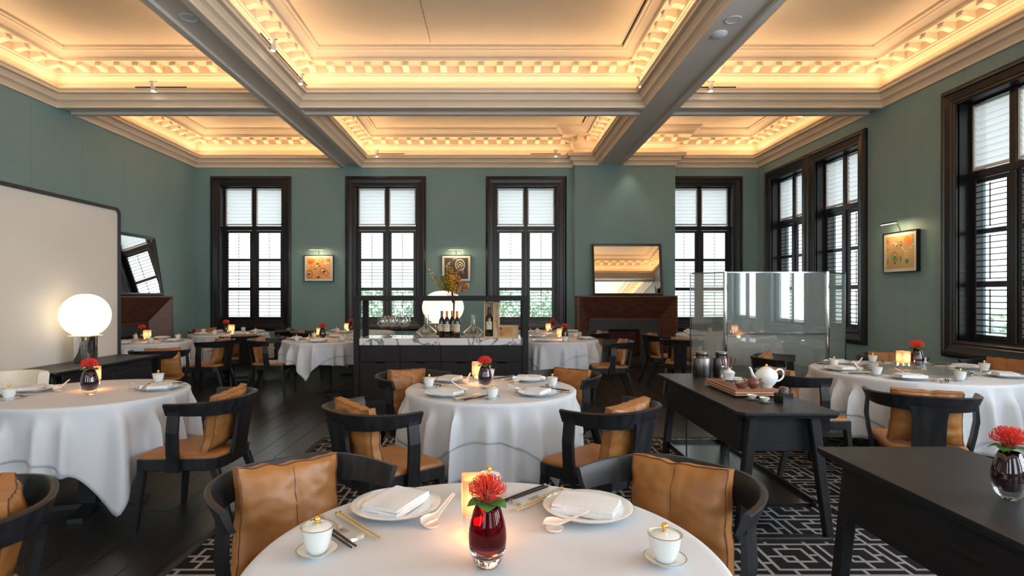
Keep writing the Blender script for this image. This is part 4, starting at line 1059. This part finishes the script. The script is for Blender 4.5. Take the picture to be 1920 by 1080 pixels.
def rest():
    t_ = thing('chopstick_rest', '', 'chopstick rest')
    obj('rest_body', G().loft([[(x, y*s_, z) for y, z in ((-.008, 0), (.008, 0), (.006, h), (-.006, h))] for x, s_, h in ((-.026, .6, .009), (-.018, 1, .008), (0, .8, .0058), (.018, 1, .008), (.026, .6, .009))]), silver, t_)
    obj('end_knob', G().lathe([(.001, -.004), (.004, 0), (.001, .004)], 8, cx=-.027, cz=.006), gold, t_)
    return t_
def spoon():
    t_ = thing('soup_spoon', '', 'spoon')
    g = G(); rings = []
    # Chinese spoon: bowl then rising handle, U section
    path = [(-.032, .010, .004, .010), (-.026, .019, .005, .016), (-.012, .023, .004, .018), (.004, .022, .004, .018), (.016, .015, .006, .018), (.026, .009, .012, .020), (.050, .007, .026, .032), (.080, .0065, .044, .050), (.092, .006, .050, .056), (.095, .003, .052, .056)]
    for y, w_, zb, zt in path:
        sec = []
        for i in range(9):
            a = PI+PI*i/8; sec.append((w_*math.cos(a), y, zt+(zt-zb)*math.sin(a)))
        for i in range(8, -1, -1):
            a = PI+PI*i/8; sec.append((w_*.86*math.cos(a), y, zt+.0005+(zt-zb-.0022)*math.sin(a)))
        rings.append(sec)
    g.loft(rings); obj('spoon_body', g, porc_n, t_, 60, loc=(0, 0, .006))
    return t_
def spoon_rest():
    t_ = thing('spoon_rest', '', 'spoon rest')
    obj('rest_dish', G().lathe([(.001, .003), (.018, 0), (.022, .002), (.026, .009), (.024, .0095), (.018, .004), (.001, .0035)], 28, caps=False), porc_n, t_, 60); return t_
def fork():
    t_ = thing('fork', '', 'fork'); g = G()
    g.tube([(0, -.085, .004), (0, -.02, .006), (0, .02, .008), (0, .035, .005)], [.005, .003, .0025, .005], 8, flat=.4); g.box(-.009, .034, .003, .009, .045, .0045)
    obj('handle', g, silver, t_, 50)
    g = G(); [g.box(x-.0012, .045, .003, x+.0012, .072, .0045) for x in (-.0075, 0, .0075)]
    obj('tines', g, silver, t_); return t_
def vase(inner):
    t_ = thing('flower_vase', '', 'vase')
    obj('clear_base', G().lathe([(.001, .001), (.020, .0), (.024, .001), (.034, .014), (.041, .030), (.044, .046), (.0452, .060), (.0445, .060), (.0425, .046), (.036, .033), (.001, .026)], 40, caps=False), clear_glass if inner is red_glass else glass_dec, t_, 60)
    obj('colour_body', G().lathe([(.001, .024), (.020, .025), (.036, .034), (.0425, .047), (.0452, .062), (.0455, .072), (.044, .090), (.040, .110), (.034, .130), (.0275, .146), (.026, .147), (.0265, .144), (.032, .129), (.038, .110), (.042, .09), (.043, .07), (.040, .052), (.001, .040)], 44, caps=False), inner, t_, 60)
    return t_
def flower():
    t_ = thing('pincushion_flower', '', 'flower'); rnd = random.Random(5)
    obj('flower_core', G().lathe([(.001, .150), (.014, .150), (.019, .160), (.020, .172), (.016, .185), (.008, .192), (.001, .194)], 20), core_m, t_, 60)
    g = G()
    for k_ in range(330):
        a = rnd.uniform(0, 2*PI); e = rnd.uniform(0, 1); el = -.15+e*1.55
        d = Vector((math.cos(a)*math.cos(el), math.sin(a)*math.cos(el), math.sin(el)))
        p0 = Vector((0, 0, .168))+d*.014; out = d*rnd.uniform(.025, .033); out.z *= .75
        hz = math.cos(el); p1 = p0+out*.5; p2 = p0+out+Vector((0, 0, .006*hz)); p3 = p0+out*1.06+Vector((-d.x*.002, -d.y*.002, .006+.009*hz))
        g.tube([p0, p1, p2, p3], [.0006, .0006, .0006, .0010], 4)
    obj('styles', g, style_m, t_, kind='stuff')
    g = G()
    for a0 in (.2, 1.5, 2.9, 4.2, 5.3):
        rings = []
        for i in range(7):
            u = i/6; r_ = .004+.046*u; w_ = .026*math.sin(PI*min(1, u*.85+.15))**.7; z = .150+.006*math.sin(u*2.2)-.010*u*u
            c_, s_ = math.cos(a0), math.sin(a0)
            rings.append([(c_*r_-s_*v, s_*r_+c_*v, z+abs(v)*.15+dz) for v, dz in ((-w_, 0), (0, -.001), (w_, 0), (0, .0006))])
        g.loft(rings)
    obj('leaf', g, green_leaf, t_, 60)
    obj('stem', G().tube([(0, 0, .152), (.002, 0, .12), (-.004, .004, .08), (.008, .006, .046)], .003, 8), stem_m, t_, 60)
    return t_
def candle():
    t_ = thing('candle_lantern', '', 'candle holder')
    obj('glass_foot', G().prism([(x*.034, y*.034) for x, y in ((-1, -.8), (-.8, -1), (.8, -1), (1, -.8), (1, .8), (.8, 1), (-.8, 1), (-1, .8))], 0, .062, .003), glass_dec, t_)
    g = G(); sq = ((-1, -.85), (-.85, -1), (.85, -1), (1, -.85), (1, .85), (.85, 1), (-.85, 1), (-1, .85))
    g.loft([[(x*s_, y*s_, z) for x, y in sq] for s_, z in ((.030, .064), (.038, .066), (.038, .158), (.034, .158), (.034, .070))], caps=True)
    obj('frosted_shade', g, candle_glow, t_)
    l = bpy.data.lights.new('candle_light', 'POINT'); l.energy = 1.0; l.color = (1, .38, .12); l.shadow_soft_size = .02
    o = bpy.data.objects.new('candle_light', l); col.objects.link(o); o.parent = t_; o.location = (0, 0, .045)
    obj('flame', G().lathe([(.001, .09), (.005, .10), (.006, .108), (.003, .12), (.001, .128)], 10), flame_m, t_)
    return t_
def off(cx, cy, phi, u, v):
    a = math.radians(phi); return cx+u*math.cos(a)-v*math.sin(a), cy+u*math.sin(a)+v*math.cos(a)
def setting(tb, phi, seat, full=True, jit=0, spn=True):
    cx, cy, R, nm = TB[tb][0], TB[tb][1], TB[tb][2], TB[tb][7]; z = .7555; e = R-.58; rz = math.radians(phi)-PI/2
    w_ = ', %s place of the %s' % (seat, nm)
    j = random.Random(int(phi)*7+jit+len(nm)); J = lambda s_: j.uniform(-s_, s_)
    px, py = off(cx, cy, phi, .415+e, 0)
    place('plate', plate, (px, py, z), rz, 'white porcelain dinner plate'+w_, 'dinner plates')
    place('napkin%d' % (int(phi) % 2), lambda: napkin(int(phi)), (px+J(.01), py+J(.01), z), rz+PI/2+.35+J(.3), 'folded napkin on the plate'+w_, 'folded napkins')
    gx, gy = off(cx, cy, phi, .30+e, .30)
    place('lidded_cup', gaiwan, (gx, gy, z), rz+J(1), 'white lidded tea cup'+w_, 'lidded tea cups')
    if spn:
        sx, sy = off(cx, cy, phi, .25+e, -.01)
        place('spoon_rest', spoon_rest, (sx, sy, z), 0, 'small round porcelain spoon rest'+w_, 'spoon rests')
        place('soup_spoon', spoon, (sx, sy, z+.004), rz-PI/2+.15+J(.35), 'white porcelain soup spoon'+w_, 'soup spoons')
    if full:
        for nm2, m_, tp, v0, ds in (('gilt', gold_stick, gold, .150, 'gold-and-ivory chopstick'), ('black', blk, silver, .222, 'black chopstick')):
            for s_, sd_ in ((-.0065, 'inner'), (.0065, 'outer')):
                x_, y_ = off(cx, cy, phi, .375+e, v0+s_)
                place('stick_'+nm2, (lambda a_=m_, b_=tp: chopstick(a_, b_)), (x_, y_, z), rz+PI+J(.012), ds+', %s one of its pair' % sd_+w_, nm2+' chopsticks')
        x_, y_ = off(cx, cy, phi, .315+e, .186); place('chopstick_rest', rest, (x_, y_, z), rz, 'silver double chopstick rest'+w_, 'chopstick rests')
        x_, y_ = off(cx, cy, phi, .44+e, .186); place('fork', fork, (x_, y_, z), rz+PI, 'small silver fork between the chopsticks'+w_, 'small forks')
gold_stick = mat('gilt_stick', (.62, .50, .28), .3, .3)
def centre(tb, vx, vy, cx_, cy_, kind_='dark', z=.7555, fl_s=1.0):
    nm = TB[tb][7]
    place('vase_'+kind_, lambda: vase(red_glass if kind_ == 'red' else dark_glass), (vx, vy, z), 0, ('ruby red' if kind_ == 'red' else 'dark plum')+' teardrop glass vase on the '+nm, 'teardrop vases', fl_s if fl_s != 1 else None)
    place('pincushion_flower', flower, (vx, vy, z), random.uniform(0, 6), 'coral red pincushion flower in the vase on the '+nm, 'pincushion flowers', fl_s)
    if cx_ is not None: place('candle_lantern', candle, (cx_, cy_, z), .1, 'glowing frosted glass candle lantern on the '+nm, 'candle lanterns')

S4 = {45: 'back right', 135: 'back left', 225: 'front left', 315: 'front right'}
for ph in (45, 135): setting('near', ph-3+(0 if ph > 90 else 2), S4[ph])
cx, cy = TB['near'][:2]; gx, gy = off(cx, cy, 315, .30, .30)
place('lidded_cup', gaiwan, (.412, 1.345, .7555), .4, 'white lidded tea cup at the right edge of the nearest table', 'lidded tea cups')
centre('near', -.014, 1.335, -.046, 1.50, 'red', fl_s=1.0)
for ph in (45, 135, 225, 315): setting('mid', ph+2, S4[ph])
centre('mid', -.058, 3.86, -.115, 4.06, 'dark', fl_s=1.05)
for ph, s_ in ((12, 'right-hand'), (178, 'left-hand')): setting('left', ph, s_)
centre('left', -2.61, 3.62, -2.72, 3.80, 'dark', fl_s=1.1)
# lazy susan on the right table
ls = obj('lazy_susan', G().lathe([(.001, .02), (.16, .02), (.17, .026), (.40, .026), (.405, .03), (.40, .034), (.001, .034)], 56), clear('susan_glass', (.72, .80, .78), .7, haze=.12, base=.12)); ls.location = (3.55, 4.75, .7365)
tag(ls, 'round glass lazy susan in the middle of the right round table', 'lazy susan')
for ph, s_ in ((122, 'back left'), (53, 'back right'), (178, 'left'), (14, 'right'), (232, 'front left'), (-38, 'front right')): setting('right', ph, s_)
centre('right', 3.60, 4.76, 3.44, 4.70, 'dark', .7705, fl_s=1.15)
FAR = {'farA': ((45, 1), (135, 1), (225, 1), (315, 1)), 'farB': ((0, 1), (90, 1), (270, 1)), 'farC': ((0, 1), (90, 1), (180, 1), (270, 1)), 'farD': ((180, 1), (250, 1), (0, 0)), 'farE': ((0, 1), (120, 1), (240, 1)), 'farF': ((0, 1), (200, 1)), 'farG': ((60, 1), (130, 1), (200, 1), (260, 1), (320, 1))}
SN = {0: 'right-hand', 45: 'back right', 90: 'back', 135: 'back left', 180: 'left-hand', 225: 'front left', 270: 'front', 315: 'front right', 250: 'front left', 120: 'back left', 240: 'front left', 200: 'left-hand', 60: 'back right', 130: 'back left', 260: 'front', 320: 'front right'}
for tb, L_ in FAR.items():
    for ph, v in L_:
        if v: setting(tb, ph, SN[ph], full=False, spn=(ph % 4 == 0))
def at(px, Y): return X(px, Y), Y
for tb, vp, cp in (('farA', (424, 9.2), (434, 9.15)), ('farB', (266, 7.72), (276, 7.72)), ('farC', (605, 8.05), (599, 8.2)), ('farD', (658, 9.6), (650, 9.6)),
                   ('farE', (1059, 8.0), (1050, 8.1)), ('farF', (1036, 9.6), (1028, 9.5)), ('farG', (1366, 9.1), (1378, 9.0))):
    a_, b_ = at(*vp); c_, d_ = at(*cp); centre(tb, a_, b_, c_, d_, 'dark', fl_s=1.12)
# vase on the front console
place('vase_dark', lambda: vase(dark_glass), (1.645, 1.785, .7505), 0, 'dark plum teardrop glass vase on the console at the bottom right', 'teardrop vases', 1.02)
place('pincushion_flower', flower, (1.645, 1.785, .7555), 2.2, 'coral red pincushion flower in the vase on the console at the bottom right', 'pincushion flowers', 1.05)

# ------------------------------------------------------------------ tea service on the console
def canister(loc, label, s=1):
    t_ = thing('tea_canister', label, 'canister', loc, 0, 'gunmetal tea canisters'); t_.scale = (s, s, s)
    obj('canister_body', G().lathe([(.001, 0), (.069, 0), (.071, .003), (.071, .145), (.069, .150), (.045, .153), (.045, .165), (.001, .165)], 40), gunmetal, t_, 40)
    obj('lid', G().lathe([(.047, .160), (.047, .175), (.049, .178), (.049, .192), (.045, .197), (.001, .198)], 36), gunmetal, t_, 40)
canister((1.665, 4.47, .75), 'large gunmetal tea canister at the far left end of the tea console')
canister((1.835, 4.50, .75), 'gunmetal tea canister farther right, behind the glass pitcher', .98)
tr = thing('tea_tray', 'low brown wooden tea tray with pale edge lines on the tea console', 'tray', (1.675, 3.79, .75))
g = G().box(-.145, -.25, .012, .145, .25, .030, .002).box(-.145, -.25, .033, .145, .25, .048, .002)
obj('tray_body', g, bamboo, tr)
obj('edge_line', G().box(-.1462, -.2512, .030, .1462, .2512, .0335), tray_line, tr)
obj('edge_line', G().box(-.1462, -.2512, .0125, .1462, .2512, .0145), tray_line, tr)
obj('tray_foot', G().box(-.13, -.23, 0, -.10, .23, .012).box(.10, -.23, 0, .13, .23, .012), blk, tr)
for k_ in range(12): obj('tray_slat', G().box(-.12, -.225+k_*.038, .048, .12, -.225+k_*.038+.030, .0505, .0005), bamboo, tr)
TZ = .75+.0505
def teapot(name, label, loc, s, m, knob, rz=0, squash=1.0):
    t_ = thing(name, label, 'teapot', loc, rz); t_.scale = (s, s, s)
    pr = [(.001, .004), (.030, .004), (.033, 0), (.036, .004), (.036, .008), (.050, .022), (.064, .045), (.069, .070), (.066, .092), (.052, .112), (.036, .120), (.034, .122), (.001, .122)]
    obj('pot_body', G().lathe([(r_, z*squash) for r_, z in pr], 40), m, t_, 50)
    obj('pot_lid', G().lathe([(.035, .120*squash), (.035, .124*squash), (.022, .130*squash), (.001, .134*squash)], 32), m, t_, 50)
    obj('lid_knob', G().lathe([(.004, .130*squash), (.004, .136*squash), (.008, .140*squash), (.008, .146*squash), (.003, .151*squash), (.001, .1515*squash)], 14), knob, t_, 50)
    obj('spout', G().tube([(-.055, 0, .045*squash), (-.078, 0, .062*squash), (-.092, 0, .090*squash), (-.104, 0, .122*squash), (-.114, 0, .128*squash)], [.016, .012, .009, .007, .006], 14, sub=4), m, t_, 60)
    obj('handle', G().tube([(.055, 0, .100*squash), (.078, 0, .116*squash), (.100, 0, .112*squash), (.112, 0, .088*squash), (.104, 0, .060*squash), (.080, 0, .042*squash), (.060, 0, .040*squash)], [.007, .007, .006, .006, .006, .006, .006], 12, sub=4), m, t_, 60)
teapot('porcelain_teapot', 'large white porcelain teapot with gold knob on the wooden tea tray', (1.775, 3.64, TZ), 1.0, porc, gold)
teapot('clay_teapot', 'small brown clay teapot beside the white teapot on the tray', (1.672, 3.60, TZ), .56, clay, clay, squash=.9)
cp = thing('clay_pitcher', 'small boat-shaped brown clay pitcher at the tray front', 'pitcher', (1.600, 3.60, TZ), .1)
g = G(); rings = []
for z, a_, b_ in ((0, .018, .014), (.004, .026, .020), (.018, .034, .026), (.032, .038, .028), (.032, .034, .024), (.012, .024, .016)):
    rings.append([(a_*math.cos(2*PI*i/20)*(1.25 if math.cos(2*PI*i/20) < -.8 else 1), b_*math.sin(2*PI*i/20), z) for i in range(20)])
g.loft(rings); obj('pitcher_body', g, clay, cp, 60); obj('handle', G().tube([(.034, 0, .027), (.048, 0, .030), (.055, 0, .022), (.048, 0, .012), (.032, 0, .012)], .003, 8), clay, cp, 60)
gw = place('lidded_bowl', lambda: (lambda t_: (obj('bowl', G().lathe([(.001, .012), (.020, .012), (.022, .008), (.030, .022), (.037, .045), (.040, .058), (.036, .045), (.001, .016)], 32, caps=False), porc, t_, 60),
    obj('lid', G().lathe([(.036, .056), (.030, .066), (.012, .074), (.008, .078), (.009, .084), (.001, .086)], 28, caps=False), porc, t_, 60),
    obj('saucer', G().lathe([(.001, 0), (.020, 0), (.044, .010), (.042, .011), (.001, .004)], 32, caps=False), porc, t_, 60), t_)[-1])(thing('lidded_bowl', '', 'cup')), (1.612, 3.83, TZ+.014), 0, 'white lidded tea bowl on a little glass stand on the tray')
st = thing('glass_stand', 'little clear glass stand under the white lidded tea bowl', 'stand', (1.612, 3.83, TZ))
g = G(); [g.lathe([(.004, 0), (.004, .011)], 8, cx=.03*math.cos(q*PI/2+.7), cy=.03*math.sin(q*PI/2+.7)) for q in range(4)]; obj('foot', g, glass_dec, st); obj('stand_plate', G().lathe([(.001, .011), (.044, .011), (.044, .0135), (.001, .0135)], 24), glass_dec, st)
gpch = thing('glass_pitcher', 'clear glass serving pitcher behind the white lidded tea bowl', 'pitcher', (1.655, 3.99, TZ), .3)
obj('pitcher_body', G().lathe([(.001, .003), (.032, 0), (.038, .008), (.038, .05), (.030, .07), (.033, .088), (.031, .088), (.028, .07), (.036, .05), (.036, .010), (.001, .006)], 28, caps=False), glass_dec, gpch, 60)
obj('handle', G().tube([(.031, 0, .075), (.050, 0, .080), (.058, 0, .06), (.052, 0, .035), (.037, 0, .028)], .0035, 8), glass_dec, gpch, 60)
tj = thing('tool_jar', 'dark wooden jar of tea tools on the tea console behind the tray', 'jar', (1.745, 4.16, .75))
obj('jar_body', G().lathe([(.001, 0), (.03, 0), (.034, .01), (.034, .09), (.030, .09), (.028, .012), (.001, .012)], 24, caps=False), clay, tj, 40)
for q, (dx_, dy_, h) in enumerate(((-.05, .0, .17), (-.03, .01, .185), (-.01, -.01, .19), (.012, .0, .18), (.03, .01, .175), (.055, -.005, .165))):
    o = obj('tea_tool', G().tube([(dx_*.25, dy_*.5, 0), (dx_*.6, dy_*.7, h*.55), (dx_*.9, dy_, h*.85), (dx_, dy_, h)], [.003, .003, .008, .006], 8, flat=.5), clay, smooth=50)
    o.location = (1.745, 4.16, .765); tag(o, 'brown wooden tea tool in the tool jar, %s' % ('leaning farthest left', 'second from the left', 'third from the left', 'fourth from the left', 'fifth from the left', 'leaning farthest right')[q], 'tea tool', 'tea tools in the jar')
def small_cup():
    t_ = thing('tea_cup', '', 'cup'); obj('cup_body', G().lathe([(.001, .004), (.012, .004), (.013, 0), (.015, .003), (.026, .014), (.031, .025), (.029, .025), (.023, .014), (.001, .007)], 28, caps=False), mat('celadon', (.70, .74, .66), .15, coat=.4), t_, 60)
    return t_
for x_, y_, z_, s_ in ((1.605, 3.475, .756, 'small pale tea cup in front of the tray, farther one'), (1.640, 3.385, .756, 'small pale tea cup in front of the tray, nearest one'), (1.668, 3.82, TZ, 'small pale tea cup on the tray beside the lidded bowl'), (1.70, 3.90, TZ, 'small pale tea cup on the tray by the glass pitcher')):
    place('tea_cup', small_cup, (x_, y_, z_), 0, s_, 'small tea cups')
def coaster():
    t_ = thing('coaster', '', 'coaster'); obj('coaster_body', G().lathe([(.001, 0), (.034, 0), (.038, .003), (.036, .006), (.001, .005)], 24), mat('pewter', (.09, .08, .08), .3, .7), t_, 50); return t_
for x_, y_, s_ in ((1.605, 3.475, 'dark metal coaster under the farther small tea cup'), (1.640, 3.385, 'dark metal coaster under the nearest small tea cup')): place('coaster', coaster, (x_, y_, .7502), 0, s_, 'dark coasters')
bxo = thing('trinket_box', 'small black lacquer box with a dark ribbed ball inside on the tea console', 'box', (1.762, 3.40, .75), .35)
obj('box_body', G().box(-.040, -.035, 0, .040, -.031, .055).box(-.040, .031, 0, .040, .035, .055).box(-.040, -.031, 0, -.036, .031, .055).box(.036, -.031, 0, .040, .031, .055).box(-.036, -.031, 0, .036, .031, .004), blk, bxo)
bl = thing('ribbed_ball', 'dark ribbed tea pick ball standing in the small black box', 'tea tool', (1.762, 3.40, .756)); g = G()
g.lathe([(.001, .002), (.024, .01), (.028, .045), (.026, .07), (.018, .084), (.001, .088)], 20); obj('ball_body', g, mat('plum_wood', (.03, .015, .018), .3), bl, 50)
g = G()
for q in range(10):
    a = q*2*PI/10; g.tube([(math.cos(a)*r_, math.sin(a)*r_, z) for r_, z in ((.0295, .045), (.0275, .07), (.019, .0845), (.004, .089))], .0006, 4)
obj('rib', g, silver, bl)
